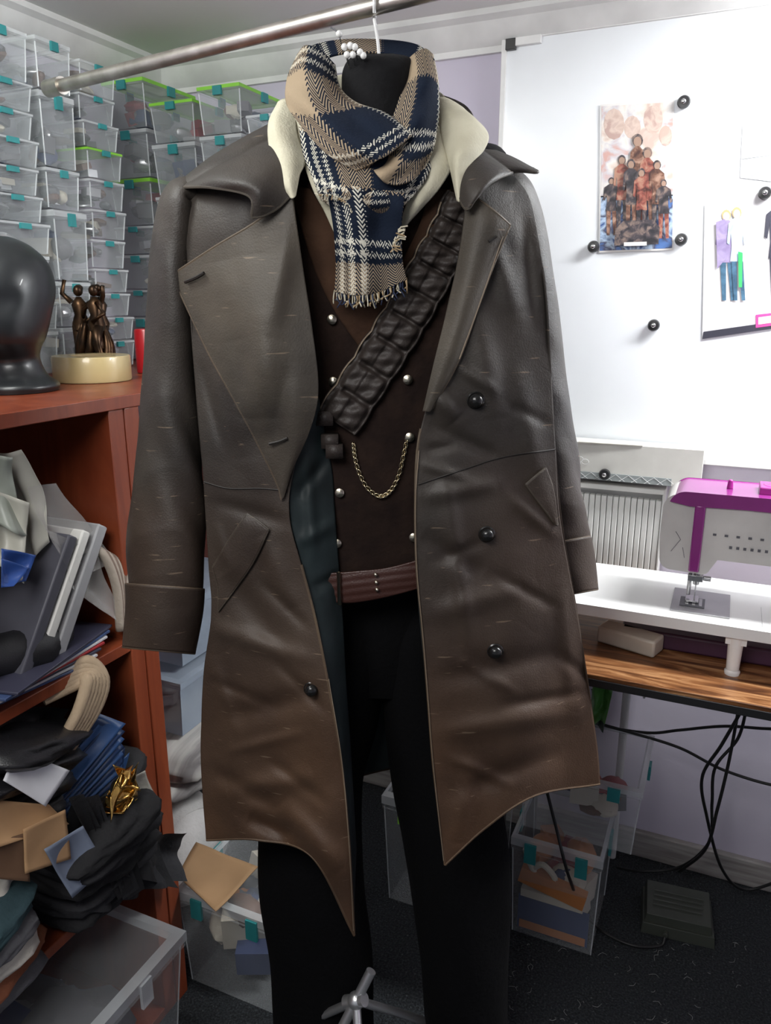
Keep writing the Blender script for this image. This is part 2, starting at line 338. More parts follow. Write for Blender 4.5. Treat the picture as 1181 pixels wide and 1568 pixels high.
def magnet(c,y):
    k=MB(); k.lathe([(0,0),(.0125,0),(.013,.004),(.011,.009),(.005,.0095),(.0045,.012),(0,.012)],(c[0],y,c[2]),(0,-1,0)); k.ell((c[0],y-.0125,c[2]),(.005,.002,.005),1,10)
    k.obj('magnet' ,[m_mag,pm('magnet_chrome',(.7,.7,.7),.2,1.)])
for i,(x,y) in enumerate([(1047,157),(909,378),(1043,367),(1001,498),(1171,296)]): magnet(onY(x,y,YP),YP-.002)
# ------------------------------------------------------------------ radiator + box
k=MB(); x0=onY(800,745,1.80)[0]; x1=onY(1016,745,1.80)[0]
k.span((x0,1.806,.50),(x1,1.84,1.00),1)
n=24
for i in range(n):
    xx=x0+(i+.5)*(x1-x0)/n; w_=(x1-x0)/n*.46; k.span((xx-w_,1.792,.53),(xx+w_,1.808,.985))
k.span((x0-.004,1.787,1.0),(x1+.004,1.845,1.012)); k.span((x0-.006,1.79,.49),(x0,1.845,1.012)); k.span((x1,1.79,.49),(x1+.006,1.845,1.012))
k.cyl((x1-.04,1.82,0),(x1-.04,1.82,.5),.01)
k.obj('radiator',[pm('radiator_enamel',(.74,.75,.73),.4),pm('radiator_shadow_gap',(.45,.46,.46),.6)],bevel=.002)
k=MB(); a=onY(850,728,1.78); b_=onY(1074,728,1.78); zt2=onY(1000,684,1.78)[2]
k.span((a[0],1.775,a[2]),(b_[0],1.835,zt2),0)
k.span((a[0],1.7735,a[2]+.0),(b_[0]-.06,1.776,a[2]+.017),3)
for i in range(9):
    xx=a[0]+(b_[0]-.07-a[0])*(i+.3)/9; k.tube([(xx,1.773,a[2]+.001),(xx+.02,1.773,a[2]+.016),(xx+.04,1.773,a[2]+.001)],.0005,4,1)
k.span((b_[0]-.02,1.772,a[2]-.004),(b_[0]+.012,1.805,a[2]+.016),0)
for j,(dx,dz) in enumerate([(.055,.045),(.068,.040),(.05,.036)]): k.tube([(a[0]+dx+.008*math.cos(t),1.7732,a[2]+dz+.006*math.sin(t)) for t in np.linspace(0,6.3,16)],.0006,4,1)
k.box((a[0]+.12,1.785,zt2+.001),(.14,.03,.002),2,rz=.05)
k.obj('white_cardboard_box',[pm('ledge_white',(.66,.65,.61),.5),pm('ledge_pencil',(.75,.76,.76),.6),pm('ledge_paper',(.6,.58,.52),.7),pm('ledge_grey',(.28,.31,.31),.6)],bevel=.001)
magnet(onY(925,727,1.765),1.773)

# ------------------------------------------------------------------ desk
def woodmat(name,c1,c2,c3,axis='X',rough=.35,sc=3.):
    m,N,L,b=newmat(name); tc=N.new('ShaderNodeTexCoord'); mp=N.new('ShaderNodeMapping'); L.new(tc.outputs['Object'],mp.inputs[0])
    mp.inputs['Scale'].default_value={'X':(1,9,9),'Y':(9,1,9),'Z':(9,9,1)}[axis]
    n=N.new('ShaderNodeTexNoise'); n.inputs['Scale'].default_value=sc; n.inputs['Detail'].default_value=9; n.inputs['Distortion'].default_value=1.4; n.inputs['Roughness'].default_value=.65
    L.new(mp.outputs[0],n.inputs['Vector']); r=N.new('ShaderNodeValToRGB'); e=r.color_ramp.elements
    e[0].position=.35; e[0].color=(*c1,1); e[1].position=.52; e[1].color=(*c2,1); q=e.new(.68); q.color=(*c3,1)
    L.new(n.outputs['Fac'],r.inputs[0]); L.new(r.outputs[0],b.inputs['Base Color']); b.inputs['Roughness'].default_value=rough; return m
m_black=pm('black_metal',(.02,.02,.022),.4)
k=MB(); k.span((-.5,1.345,.728),(1.9,1.783,.75),0); k.span((-.5,1.343,.726),(1.9,1.3455,.742),1)
for x in(-.36,1.85):
    for y in(1.42,1.76): k.span((x-.012,y-.012,0),(x+.012,y+.012,.728),1)
    k.span((x-.012,1.42,.69),(x+.012,1.76,.728),1)
k.span((-.36,1.755,.69),(1.85,1.775,.728),1)
k.obj('wooden_desk',[woodmat('rustic_oak',(.05,.016,.007),(.20,.08,.028),(.48,.26,.12),'X',.32,4.2),m_black],bevel=.0015)
k=MB(); TX0=-.52
k.span((TX0,1.437,.828),(1.0,1.70,.85),0)
for x in(TX0+.1,.06,.6,.95):
    for y in(1.455,1.68): k.cyl((x,y,.75),(x,y,.828),.011,.014,14,0); k.lathe([(.013,0),(.014,.006),(.012,.01)],(x,y,.75))
    k.span((x-.018,1.445,.812),(x+.018,1.46,.828),0)
for i in range(5): k.tube([(.10+.02*i,1.46,.8505),(.10+.02*i,1.56,.8505)],.0004,4,1)
k.obj('sewing_extension_table',[pm('table_white',(.84,.84,.83),.3,c2=(.81,.81,.80)),pm('table_marks',(.3,.3,.32),.5)],bevel=.005)
# ------------------------------------------------------------------ sewing machine
SM=empty('sewing_machine',(.12,1.56,.85))
mw=pm('machine_white',(.66,.64,.62),.3,coat=.3); mmag=pm('machine_magenta',(.27,.03,.22),.25,coat=.3); mst=pm('steel',(.55,.55,.56),.25,1.); mdk=pm('machine_print',(.12,.12,.14),.5)
def prof_ext(k,pr,y0,y1,mat):
    n=len(pr); k.add([(x,y0,z) for x,z in pr]+[(x,y1,z) for x,z in pr],[(i,(i+1)%n,n+(i+1)%n,n+i) for i in range(n)]+[tuple(range(n)),tuple(range(2*n-1,n-1,-1))],mat)
def arcp(cx_,cz,r,a0,a1,n=8): return [(cx_+r*math.cos(R(a)),cz+r*math.sin(R(a))) for a in np.linspace(a0,a1,n)]
pr=[(.35,.85),(.35,1.05)]+arcp(.325,1.048,.02,0,90)+arcp(-.062,1.043,.028,90,180)+[(-.091,.99)]+arcp(-.068,.945,.02,180,270)+arcp(-.012,.935,.012,270,350)+[(.012,.955)]+arcp(.20,.93,.025,90,10)+[(.226,.85)]
k=MB(); prof_ext(k,pr,1.50,1.62,0); k.obj('body',mw,SM,bevel=.009,sharp=25)
pr=[(.352,1.056),(.352,1.062)]+arcp(.325,1.058,.022,0,90)+arcp(-.052,1.050,.028,90,160)+[(-.045,1.054),(.05,1.057),(.2,1.056)]
k=MB(); prof_ext(k,pr,1.494,1.626,0); k.obj('magenta_top',mmag,SM,bevel=.004,sharp=25)
k=MB(); k.span((-.036,1.4935,.925),(-.017,1.503,1.056)); k.obj('magenta_stripe',mmag,SM,bevel=.003)
k=MB(); k.span((-.06,1.472,.8502),(.045,1.60,.853),0); k.span((-.045,1.50,.853),(.0,1.55,.8545),1)
for i in range(3): k.span((-.035+i*.012,1.505,.8545),(-.029+i*.012,1.545,.8555),0)
k.obj('needle_plate',[pm('plate_steel',(.42,.42,.43),.35,.8),mdk],SM,bevel=.001)
k=MB(); k.cyl((-.02,1.53,.89),(-.02,1.53,.935),.006,mat=0); k.cyl((-.02,1.53,.858),(-.02,1.53,.9),.0012,mat=0); k.cyl((-.032,1.535,.865),(-.032,1.535,.935),.004); k.span((-.036,1.52,.898),(-.008,1.545,.91)); k.span((-.036,1.515,.856),(-.012,1.55,.86)); k.cyl((-.008,1.53,.904),(.006,1.53,.904),.005); k.obj('needle_bar',mst,SM,bevel=.001)
k=MB(); k.lathe([(0,0),(.03,0),(.03,.008),(.024,.014),(0,.015)],(.10,1.56,1.079)); k.cyl((.10,1.56,1.085),(.10,1.56,1.15),.0035); k.span((.07,1.53,1.078),(.18,1.59,1.092)); k.cyl((.02,1.56,1.078),(.02,1.56,1.096),.006,.004); k.obj('spool_pin',pm('pin_magenta',(.38,.03,.27),.3),SM,bevel=.002)
k=MB()
for i in range(5): k.span((.0+.02*i,1.4985,1.0),(.006+.02*i,1.4998,1.004))
for i in range(6): k.span((.03+.012*i,1.4985,.978),(.035+.012*i,1.4998,.983))
k.tube([(-.07,1.4993,.96),(-.055,1.4993,.985),(-.065,1.4993,1.0)],.0005,4); k.tube([(-.045,1.4993,.95),(-.05,1.4993,.97)],.0005,4)
k.obj('printed_symbols',mdk,SM)
k=MB(); k.lathe([(0,0),(.030,0),(.033,.004),(.033,.020),(.028,.024),(0,.024)],(.352,1.56,1.0),(1,0,0)); k.obj('handwheel',mmag,SM)
k=MB(); k.box((-.13,1.50,.768),(.12,.05,.035),0,rz=-.3); k.box((-.0,1.56,.768),(.3,.1,.035),1); k.obj('bobbin_case_tray',[pm('tray_beige',(.65,.6,.52),.5),pm('tray_plum',(.06,.02,.05),.5)],bevel=.005)

# ------------------------------------------------------------------ storage boxes
m_clear=pm('clear_plastic',(.70,.74,.76),.08,alpha=.16,spec=1.); m_clear2=pm('frosted_plastic',(.60,.65,.67),.10,alpha=.27,spec=1.)
m_rim=pm('clear_rim_highlight',(.78,.82,.84),.15,alpha=.5,spec=1.)  # rims whitened: bright edge highlights are put into their colour
m_teal=pm('teal_latch',(.03,.25,.26),.4); m_lime=pm('lime_lid',(.30,.75,.06),.4,alpha=.8)
def pbox(k,c,w,d,h,face='Y',mc=0,ml=1,mt=2,tk=.0025):
    sx,sy_=(w,d) if face=='Y' else (d,w); x,y,z=c; tp=.9
    b0=(sx/2*tp,sy_/2*tp)
    def ring(a,b,zz): return [(x-a,y-b,zz),(x+a,y-b,zz),(x+a,y+b,zz),(x-a,y+b,zz)]
    vs=ring(*b0,z+.002)+ring(sx/2*.97,sy_/2*.97,z+h*.86)+ring(sx/2,sy_/2,z+h*.86)+ring(sx/2,sy_/2,z+h*.92)
    fs=[(0,1,2,3)]
    for j in range(3): fs+=[(j*4+i,j*4+(i+1)%4,j*4+4+(i+1)%4,j*4+4+i) for i in range(4)]
    k.add(vs,fs,mc)
    for q in range(4):
        a=(1,1) if q==0 else (-1,1) if q==1 else (-1,-1) if q==2 else (1,-1)
        k.tube([(x+a[0]*b0[0],y+a[1]*b0[1],z+.003),(x+a[0]*sx/2*.97,y+a[1]*sy_/2*.97,z+h*.86)],.0015,5,ml if ml!=3 else 1)
    vs=ring(sx/2*1.01,sy_/2*1.01,z+h*.90)+ring(sx/2*1.01,sy_/2*1.01,z+h*.97)+ring(sx/2*.93,sy_/2*.93,z+h*.99)+ring(sx/2*.9,sy_/2*.9,z+h*.96)
    fs=[(i+j*4,(i+1)%4+j*4,(i+1)%4+j*4+4,i+j*4+4) for j in range(3) for i in range(4)]
    k.add(vs,fs,ml); k.add(ring(sx/2*.9,sy_/2*.9,z+h*.96),[(0,1,2,3)],mc if ml!=3 else 3)
    lw=min(.026,w*.2)
    for s_ in((0,) if w<.14 else(-.28,.28)):
        if face=='Y': k.box((x+s_*w,y-d/2-.003,z+h*.86),(lw,.006,max(.010,h*.18)),mt); 
        else: k.box((x+d/2+.003,y+s_*w,z+h*.86),(.006,lw,max(.010,h*.18)),mt)
    if face=='Y':
        for sx_ in(-1,1): k.box((x+sx_*(w/2+.003),y,z+h*.86),(.006,lw,max(.012,h*.2)),mt)
def stuff(k,c,size,n,mats,seed):
    rs=random.Random(seed); x,y,z=c
    for i in range(n):
        s_=[size[0]*rs.uniform(.25,.5),size[1]*rs.uniform(.2,.45),size[2]*rs.uniform(.2,.4)]
        p=(x+rs.uniform(-.5,.5)*(size[0]-s_[0]*1.3),y+rs.uniform(-.5,.5)*(size[1]-s_[1]*1.3),z+s_[2]*.6+rs.uniform(0,1)*(size[2]-s_[2]*1.4))
        rt=Matrix.Rotation(rs.uniform(-.6,.6),3,'Z')@Matrix.Rotation(rs.uniform(-.4,.4),3,'X')
        if rs.random()<.5: k.box(p,s_,rs.choice(mats),rot=rt)
        else: k.ell(p,[q*.55 for q in s_],rs.choice(mats),12,rt,lambda n_:1+.25*noise.noise(n_*3))
cm=[pm('content_grey',(.12,.12,.13),.6),pm('content_brown',(.16,.08,.05),.6),pm('content_cream',(.6,.55,.45),.7),pm('content_navy',(.03,.05,.14),.6),pm('content_red',(.3,.04,.05),.6),pm('content_silver',(.5,.5,.52),.3,.7),pm('content_orange',(.5,.2,.07),.5)]
boxm=[m_clear2,m_rim,m_teal,m_lime]+cm
k=MB(); rs=random.Random(11)
for (y0,w,hs,seed,top) in [(.80,.135,.062,1,1.83),(.945,.15,.058,2,1.84),(1.105,.14,.06,3,1.85),(1.25,.10,.095,4,1.83),(1.36,.115,.062,5,1.86)]:
    z=1.272; i=0
    while z<top:
        h=hs*rs.choice([.85,1,1,1.5]); 
        pbox(k,(-1.30-.09+rs.uniform(-.006,.004),y0+w/2+rs.uniform(-.004,.004),z),w-.012,.17,h,'X',0,(3 if rs.random()<.07 else 1),2)
        stuff(k,(-1.38,y0+w/2,z+.004),(.13,w*.8,h*.8),6,[4,4,9,5,6,7,9,4],seed*40+i); z+=h; i+=1
for (x0,w,hs,seed,top,lime) in [(-1.475,.135,.085,11,1.89,1),(-1.335,.135,.09,12,1.90,1),(-1.195,.125,.08,13,1.89,1),(-1.065,.11,.07,14,1.84,0)]:
    z=1.272; i=0
    while z<top-.04:
        h=hs*rs.choice([.8,1,1.3]); last=z+h>=top-.04
        pbox(k,(x0+w/2,1.60+.11,z),w-.01,.2,h,'Y',0,3 if (last and lime) or rs.random()<.05 else 1,2)
        stuff(k,(x0+w/2,1.70,z+.004),(w*.8,.15,h*.8),9,[4,5,6,7,8,9,4,4],seed*40+i); z+=h; i+=1
k.obj('stacked_plastic_storage_boxes',boxm,sharp=30)

k=MB(); pbox(k,(-.24,1.57,0),.20,.22,.27,'Y'); stuff(k,(-.24,1.57,.01),(.17,.18,.22),16,[4,6,7,8,10,10,6],5)
k.box((-.24,1.475,.06),(.16,.004,.09),7); k.box((-.24,1.474,.028),(.15,.006,.02),10); k.box((-.245,1.476,.15),(.15,.02,.04),10,rot=Matrix.Rotation(.2,3,'Y')); k.box((-.245,1.48,.115),(.14,.02,.02),6)
k.tube([(-.30,1.478,.17),(-.27,1.474,.20),(-.24,1.474,.17),(-.27,1.474,.15),(-.3,1.474,.2),(-.31,1.474,.23)],.007,8,6,smooth=30)
k.obj('craft_storage_box',[m_clear,m_rim,m_teal,m_lime]+cm,bevel=.003)
k=MB(); pbox(k,(-.205,1.60,.272),.26,.24,.17,'Y'); stuff(k,(-.205,1.6,.28),(.2,.18,.12),8,[4,6,7,5,8],8); k.obj('craft_storage_box.001',[m_clear,m_rim,m_teal,m_lime]+cm,bevel=.003)
k=MB(); pbox(k,(-.52,1.58,0),.25,.3,.31,'Y'); stuff(k,(-.52,1.58,.01),(.2,.22,.24),14,[4,8,6,7,4],9); k.obj('fabric_storage_box',[m_clear,m_rim,m_lime,m_lime]+cm,bevel=.003)
k=MB(); pbox(k,(-.82,1.19,0),.24,.30,.25,'Y'); stuff(k,(-.82,1.18,.01),(.2,.25,.22),26,[6,5,10,7,4,8,6,4],21)
k.obj('scrap_fabric_box',[m_clear,m_rim,m_teal,m_lime]+cm,bevel=.003)
k=MB(); pbox(k,(-1.02,.66,.04),.5,.42,.27,'X'); stuff(k,(-1.02,.66,.05),(.38,.44,.2),18,[4,7,5,9,4],31); k.obj('large_storage_tub',[m_clear,m_rim,m_rim,m_lime]+cm,bevel=.004)

# ------------------------------------------------------------------ bookcase
m_ch=woodmat('cherry_laminate',(.15,.028,.011),(.20,.042,.016),(.25,.058,.023),'Z',.35,1.2)
k=MB(); FX=-.92
k.span((XL+.002,.15,1.248),(FX,1.86,1.27))
for z in(.84,.395,.02): k.span((XL+.002,.2,z-.02),(FX-.004,.962,z))
for y in(.18,.962,.997): k.span((XL+.002,y,0),(FX-(.004 if y<.99 else .002),y+.034,1.248))
k.span((XL+.002,.2,0),(XL+.012,.96,1.248))
k.span((XL+.002,1.825,0),(-1.2,1.86,1.248))
k.obj('cherry_wood_bookcase',m_ch,bevel=.0015)

# mannequin head
k=MB(); G=[]; fd=R(-62)
rows=cr(np.array([(0,.068,.07,0),(.012,.07,.072,0),(.03,.052,.055,0),(.06,.043,.046,0),(.082,.05,.066,.012),(.10,.060,.084,.018),(.14,.070,.096,.012),(.19,.078,.102,0),(.235,.070,.09,-.005),(.265,.046,.06,-.01),(.280,.02,.028,-.01),(.283,.001,.001,-.01)]),60)
hc=Vector((-1.135,.97,1.271))
for z,rl,rf,of in rows:
    row=[]
    for i in range(48):
        a=2*math.pi*i/48; fx=math.cos(a)*rf+of; fy=math.sin(a)*rl
        aa=(a+math.pi)%(2*math.pi)-math.pi
        fx+=.016*math.exp(-(aa/.20)**2)*math.exp(-((z-.135)/.028)**2) -.010*math.exp(-((abs(aa)-.45)/.25)**2)*math.exp(-((z-.165)/.02)**2)
        row.append(hc+Vector((fx*math.cos(fd)-fy*math.sin(fd),fx*math.sin(fd)+fy*math.cos(fd),z*.90)))
    G.append(row)
k.grid(G,0,close=True); k.obj('mannequin_head',pm('gloss_black',(.012,.014,.016),.36,coat=.15),sharp=0)
# statuette
k=MB(); sc=(-1.235,1.265,1.272)
def lp(a): return tuple(sc[i]+a[i] for i in range(3))
k.lathe([(0,0),(.042,0),(.044,.006),(.038,.012),(.04,.018),(.034,.024),(0,.026)],sc)
def nude(ox,oy,ang,arm):
    M_=Matrix.Rotation(ang,3,'Z')
    def q(a): v=M_@Vector(a); return lp((v.x*1.25+ox,v.y*1.25+oy,v.z))
    k.tube([q((-.008,0,.022)),q((-.008,.004,.06)),q((-.006,0,.10))],[.006,.009,.012],10,smooth=0)
    k.tube([q((.008,.002,.022)),q((.010,-.006,.062)),q((.006,0,.10))],[.006,.009,.012],10)
    k.tube([q((0,0,.09)),q((0,0,.103)),q((0,.001,.122)),q((0,0,.142)),q((0,0,.15)),q((0,0,.158))],[.015,.018,.012,.016,.011,.005],12)
    k.ell(q((0,0,.170)),(.0095,.0105,.0115),0,12); k.ell(q((0,.006,.175)),(.009,.009,.008),0,8)
    k.tube([q((-.012,0,.147)),q(arm[0]),q(arm[1])],[.006,.005,.004],8); k.tube([q((.012,0,.147)),q((.024,.006,.125)),q((.014,-.012,.108))],[.006,.005,.004],8)
nude(-.028,-.004,.5,((-.026,.0,.165),(-.02,.0,.192))); nude(.022,-.012,-.5,((-.024,-.01,.135),(-.03,-.012,.115))); nude(.004,.02,2.6,((-.025,0,.16),(-.03,0,.18)))
for i in range(12):
    a=i*.6; k.tube([lp((.034*math.cos(a),.026*math.sin(a),.024)),lp((.034*math.cos(a+.3),.027*math.sin(a+.3),.06)),lp((.022*math.cos(a+.5),.02*math.sin(a+.5),.105))],[.011,.009,.003],8,smooth=10)
k.obj('bronze_statuette',pm('bronze',(.085,.045,.022),.36,.85,c2=(.03,.018,.012),scale=40),sharp=0)
k=MB(); k.lathe([(.037,0),(.072,0),(.0735,.003),(.0735,.045),(.072,.048),(.037,.048),(.037,0)],(-1.15,1.165,1.271),seg=48); k.lathe([(.0365,.0005),(.0365,.0475),(.040,.0482),(.040,-.0002)],(-1.15,1.165,1.271),seg=40,mat=1)
k.obj('packing_tape_roll',[pm('tape_cream',(.55,.44,.22),.3,coat=.5),pm('tape_core',(.4,.3,.16),.8)],sharp=30)
k=MB(); k.lathe([(0,0),(.024,0),(.025,.004),(.025,.088),(.023,.092),(.021,.088),(.021,.03),(0,.03)],(-1.165,1.345,1.271)); k.obj('red_cup',pm('red_plastic',(.42,.015,.02),.3))

# ------------------------------------------------------------------ bookcase clutter
def fabric(name,c,rough=.85,c2=None,**kw): return pm(name,c,rough,c2=c2,bump=.4,bscale=120,**kw)
def sheet(k,q,mat=0,bend=.01,n=14,curl=0):
    q=[Vector(a) for a in q]; nrm=(q[1]-q[0]).cross(q[3]-q[0]).normalized(); G=[]
    for j in range(n):
        row=[]
        for i in range(n):
            s_,t=i/(n-1),j/(n-1); p=q[0].lerp(q[1],s_).lerp(q[3].lerp(q[2],s_),t)
            p=p+nrm*(bend*math.sin(math.pi*s_)*math.sin(math.pi*t)+curl*(t**3)+bend*.6*noise.noise(p*14))
            row.append(p)
        G.append(row)
    k.grid(G,mat)
def folded(k,c,size,mat,rot=None,seed=0,seg=40):
    off=Vector((seed*2.3,seed*1.1,seed*.7))
    def fn(n):
        p=7.; r_=(abs(n.x)**p+abs(n.y)**p+abs(n.z)**2.5)**(-1/p)
        return r_*(1+.10*noise.noise(n*2.2+off)+.05*(1-abs(noise.noise(n*5+off))*2))
    k.ell(c,[a/2 for a in size],mat,seg,rot,fn)
def pleat(k,a,b,drop,nf,amp,mat,seed=0,nu=60,nv=20,out=None):
    a,b,drop=Vector(a),Vector(b),Vector(drop); nrm=Vector(out) if out else (b-a).cross(drop).normalized(); G=[]
    for j in range(nv):
        t=j/(nv-1); row=[]
        for i in range(nu):
            s_=i/(nu-1); ph=seed+2*math.pi*nf*s_+.9*math.sin(2.2*t+seed)
            p=a.lerp(b,s_)+drop*t*(1+.12*math.sin(3*s_+seed))+nrm*(amp*(.35+.65*t)*math.sin(ph)+.02*math.sin(math.pi*t)+.01*noise.noise(Vector((s_*3,t*3,seed))))
            row.append(p)
        G.append(row)
    k.grid(G,mat)
def rot3(x=0,y=0,z=0): return Matrix.Rotation(z,3,'Z')@Matrix.Rotation(y,3,'Y')@Matrix.Rotation(x,3,'X')
m_bk=fabric('black_cloth',(.012,.012,.014)); m_cr=pm('cream_vinyl',(.55,.54,.47),.4)
k=MB(); pleat(k,onX(-40,700,-1.02),onX(30,690,-.95),(0,.03,-.17),2,.012,0,1); pleat(k,onX(-40,740,-.98),onX(45,770,-.935),(0,-.03,-.12),1.5,.014,0,3); pleat(k,onX(-50,690,-.96),onX(18,700,-.94),(0,.01,-.11),1.2,.010,1,5)
folded(k,(-1.03,.62,.90),(.2,.16,.08),0,rot3(.2,0,.2),3); folded(k,(-1.02,.60,.99),(.18,.15,.07),1,rot3(.3,0,-.1),4)
k.obj('cream_vinyl_fabric',[m_cr,pm('sage_vinyl',(.35,.38,.33),.4)],sharp=0,solid=.001)
k=MB(); sheet(k,[onX(0,840,-.94),onX(55,850,-.93),onX(40,890,-.925),onX(0,896,-.93)],0,.015); sheet(k,[onX(0,855,-.935),onX(45,870,-.925),onX(20,898,-.92),onX(0,900,-.925)],0,.01); k.obj('blue_plastic_sleeve',pm('blue_film',(.03,.08,.3),.25),sharp=0,solid=.0006)
k=MB()
for i,(dx,th,mt) in enumerate([(0,.022,0),(-.028,.018,1),(-.05,.02,2)]):
    rt=Matrix.Rotation(R(-33),3,'X')
    k.box((-1.04,.865+dx*1.3,.955),(.22,th,.25),mt,rot=rt); 
k.obj('leaning_books',[pm('book_grey',(.33,.33,.34),.5),pm('book_paper',(.75,.74,.7),.7),pm('book_dark',(.08,.08,.1),.5)],bevel=.003)
k=MB()
sheet(k,[onX(40,745,-.935),onX(85,740,-.95),onX(175,860,-.935),onX(120,890,-.935)],0,.02); sheet(k,[onX(75,810,-.93),onX(150,850,-.935),onX(190,960,-.93),onX(110,900,-.93)],0,.02)
k.obj('clear_plastic_bag',pm('crinkled_film',(.7,.68,.66),.12,alpha=.35,bump=1.,bscale=30),sharp=0)
k=MB()
for i in range(7):
    k.tube([onX(128+i*7,835+i*3,-.95),onX(158+i*5,850+i*3,-.935),onX(178+i*2,900,-.93),onX(184+i*1,965,-.93)],.008,8,i%2,smooth=24)
k.obj('striped_cloth_bundle',[fabric('cloth_beige',(.40,.34,.28)),fabric('cloth_brown',(.20,.14,.11))],sharp=0)
k=MB(); a=onX(0,975,-.96); b_=onX(95,955,-.96); k.tube([(-1.0,a[1]-.04,.895),(-.955,(a[1]+b_[1])/2,.892),(-.98,b_[1],.892)],[.036,.038,.033],20,smooth=0); k.obj('black_leather_roll',leather('black_leather',(.012,.012,.014),(.012,.012,.014),.4,False),sharp=50)
k=MB()
for i,(m_) in enumerate([0,1,3,2,1,0,3]):
    k.box((-1.035+.004*i,.76+.006*i,.843+.0055*i),(.20,.25,.0045),m_,rz=.06*i-.15)
k.obj('magazine_stack',[pm('mag_blue',(.05,.08,.18),.3),pm('mag_white',(.55,.55,.58),.4),pm('mag_red',(.35,.03,.035),.3),pm('mag_dark',(.05,.05,.08),.3)],bevel=.001)
k=MB(); m_bl=leather('black_leather_soft',(.010,.010,.012),(.010,.010,.012),.35,False)
for i in range(4): folded(k,(-1.02+.012*i,.69+.01*i,.665+.034*i),(.22,.22,.05),0,rot3(-.15-.05*i,.08,.15*i-.2),7+i)
pleat(k,onX(-20,1075,-.95),onX(105,1085,-.94),(0,-.02,-.09),2.2,.010,0,2)
k.obj('folded_black_leather',m_bl,sharp=0)
k=MB(); 
for i in range(6): k.tube([onX(92-5*i,1030+9*i,-.94),onX(134-3*i,1012+7*i,-.92),onX(158-5*i,1042,-.905),onX(144-5*i,1090,-.905),onX(105-4*i,1150,-.92)],[.006,.010,.011,.010,.008],12,0,smooth=30)
k.obj('tan_felt_fabric',fabric('tan_felt',(.48,.36,.24)),sharp=0)
k=MB()
for i in range(9): sheet(k,[onX(66+i*5,1185+i*6,-.95+.004*i),onX(140+i*7,1088+i*8,-.93+.003*i),onX(192-i*1,1108+i*12,-.905+.001*i),onX(82+i*4,1238+i*3,-.915)],i%2,.012)
k.obj('folded_blue_tarp',[pm('tarp_blue',(.030,.075,.20),.35),pm('tarp_blue_dark',(.012,.03,.09),.35)],sharp=0,solid=.002)
k=MB(); sheet(k,[onX(28,1148,-.885),onX(105,1180,-.87),onX(70,1235,-.865),onX(5,1195,-.875)],0,.005); k.obj('white_paper_scrap',pm('paper_white',(.88,.89,.93),.7),solid=.001,sharp=0)
k=MB(); rs=random.Random(5); c=Vector(onX(182,1208,-.872))
for i in range(9):
    a=i*.7; o=Vector((.004*i%.02,.022*math.cos(a),.018*math.sin(a))); s1=Vector((rs.uniform(-.01,.01),rs.uniform(-.022,.022),rs.uniform(-.02,.02))); s2=Vector((rs.uniform(-.012,.012),rs.uniform(-.02,.02),rs.uniform(-.02,.02)))
    sheet(k,[c+o-s1-s2,c+o+s1-s2,c+o+s1+s2,c+o-s1+s2],0,.012,10)
k.obj('gold_foil',pm('gold',(.8,.5,.15),.2,1.,bump=.6,bscale=40),sharp=0,solid=.0005)
k=MB(); sheet(k,[onX(-20,1225,-.9),onX(75,1232,-.88),onX(105,1262,-.87),onX(-10,1300,-.87)],0,.01); sheet(k,[onX(35,1270,-.868),onX(100,1240,-.862),onX(108,1315,-.86),onX(38,1338,-.863)],0,.006); sheet(k,[onX(-10,1290,-.88),onX(40,1275,-.87),onX(45,1350,-.865),onX(-10,1345,-.87)],1,.006)
k.obj('cardboard_pattern_pieces',[pm('kraft_card',(.5,.3,.15),.8),pm('brown_card',(.14,.075,.04),.8)],solid=.0015,sharp=0)
k=MB(); sheet(k,[onX(66,1300,-.86),onX(128,1265,-.855),onX(160,1325,-.85),onX(110,1375,-.855)],0,.012); k.obj('grey_blue_paper',pm('paper_bluegrey',(.25,.30,.40),.7),solid=.001,sharp=0)
k=MB()
for i in range(5): folded(k,(-1.0+.012*i,.84-.004*i,.425+.036*i),(.24,.20,.052),i%2,rot3(.10*math.sin(i*2),.05,.12*math.sin(i*3.)),20+i)
folded(k,(-.97,.86,.60),(.18,.16,.05),0,rot3(.35,.1,.3),31)
pleat(k,onX(110,1230,-.885),onX(250,1245,-.885),(.02,-.01,-.14),3,.012,0,4); pleat(k,onX(130,1290,-.875),onX(285,1275,-.88),(.0,-.02,-.11),3.5,.010,1,8)
for q in range(3): sheet(k,[onX(105+q*22,1222,-.868),onX(128+q*22,1216,-.866),onX(205+q*8,1360,-.862),onX(180+q*8,1378,-.864)],q%2,.012)
k.obj('folded_black_fabric',[m_bk,fabric('charcoal_knit',(.024,.024,.028))],sharp=0)
k=MB(); sheet(k,[onX(200,1190,-.868),onX(222,1180,-.866),onX(238,1220,-.864),onX(215,1250,-.864)],0,.01); sheet(k,[onX(208,1225,-.860),onX(230,1215,-.860),onX(226,1252,-.858),onX(210,1250,-.858)],1,.01); k.obj('mustard_fabric_scrap',[fabric('white_scrap',(.5,.48,.42)),fabric('mustard',(.42,.28,.05))],sharp=0,solid=.001)
k=MB()
for i,(mt) in enumerate([0,1,2,0,3]): folded(k,(-1.0+.01*i,.60-.01*i,.415+.034*i),(.22,.20,.045),mt,rot3(.05*i,.04,.2*math.sin(i*2.)),40+i)
pleat(k,onX(-30,1335,-.89),onX(45,1330,-.88),(0,-.02,-.07),2,.01,2,3)
k.obj('folded_fabric_stack',[fabric('grey_felt',(.10,.10,.11)),fabric('rust_felt',(.22,.07,.03)),fabric('cream_cloth',(.5,.47,.42)),fabric('dark_teal',(.02,.05,.06))],sharp=0)
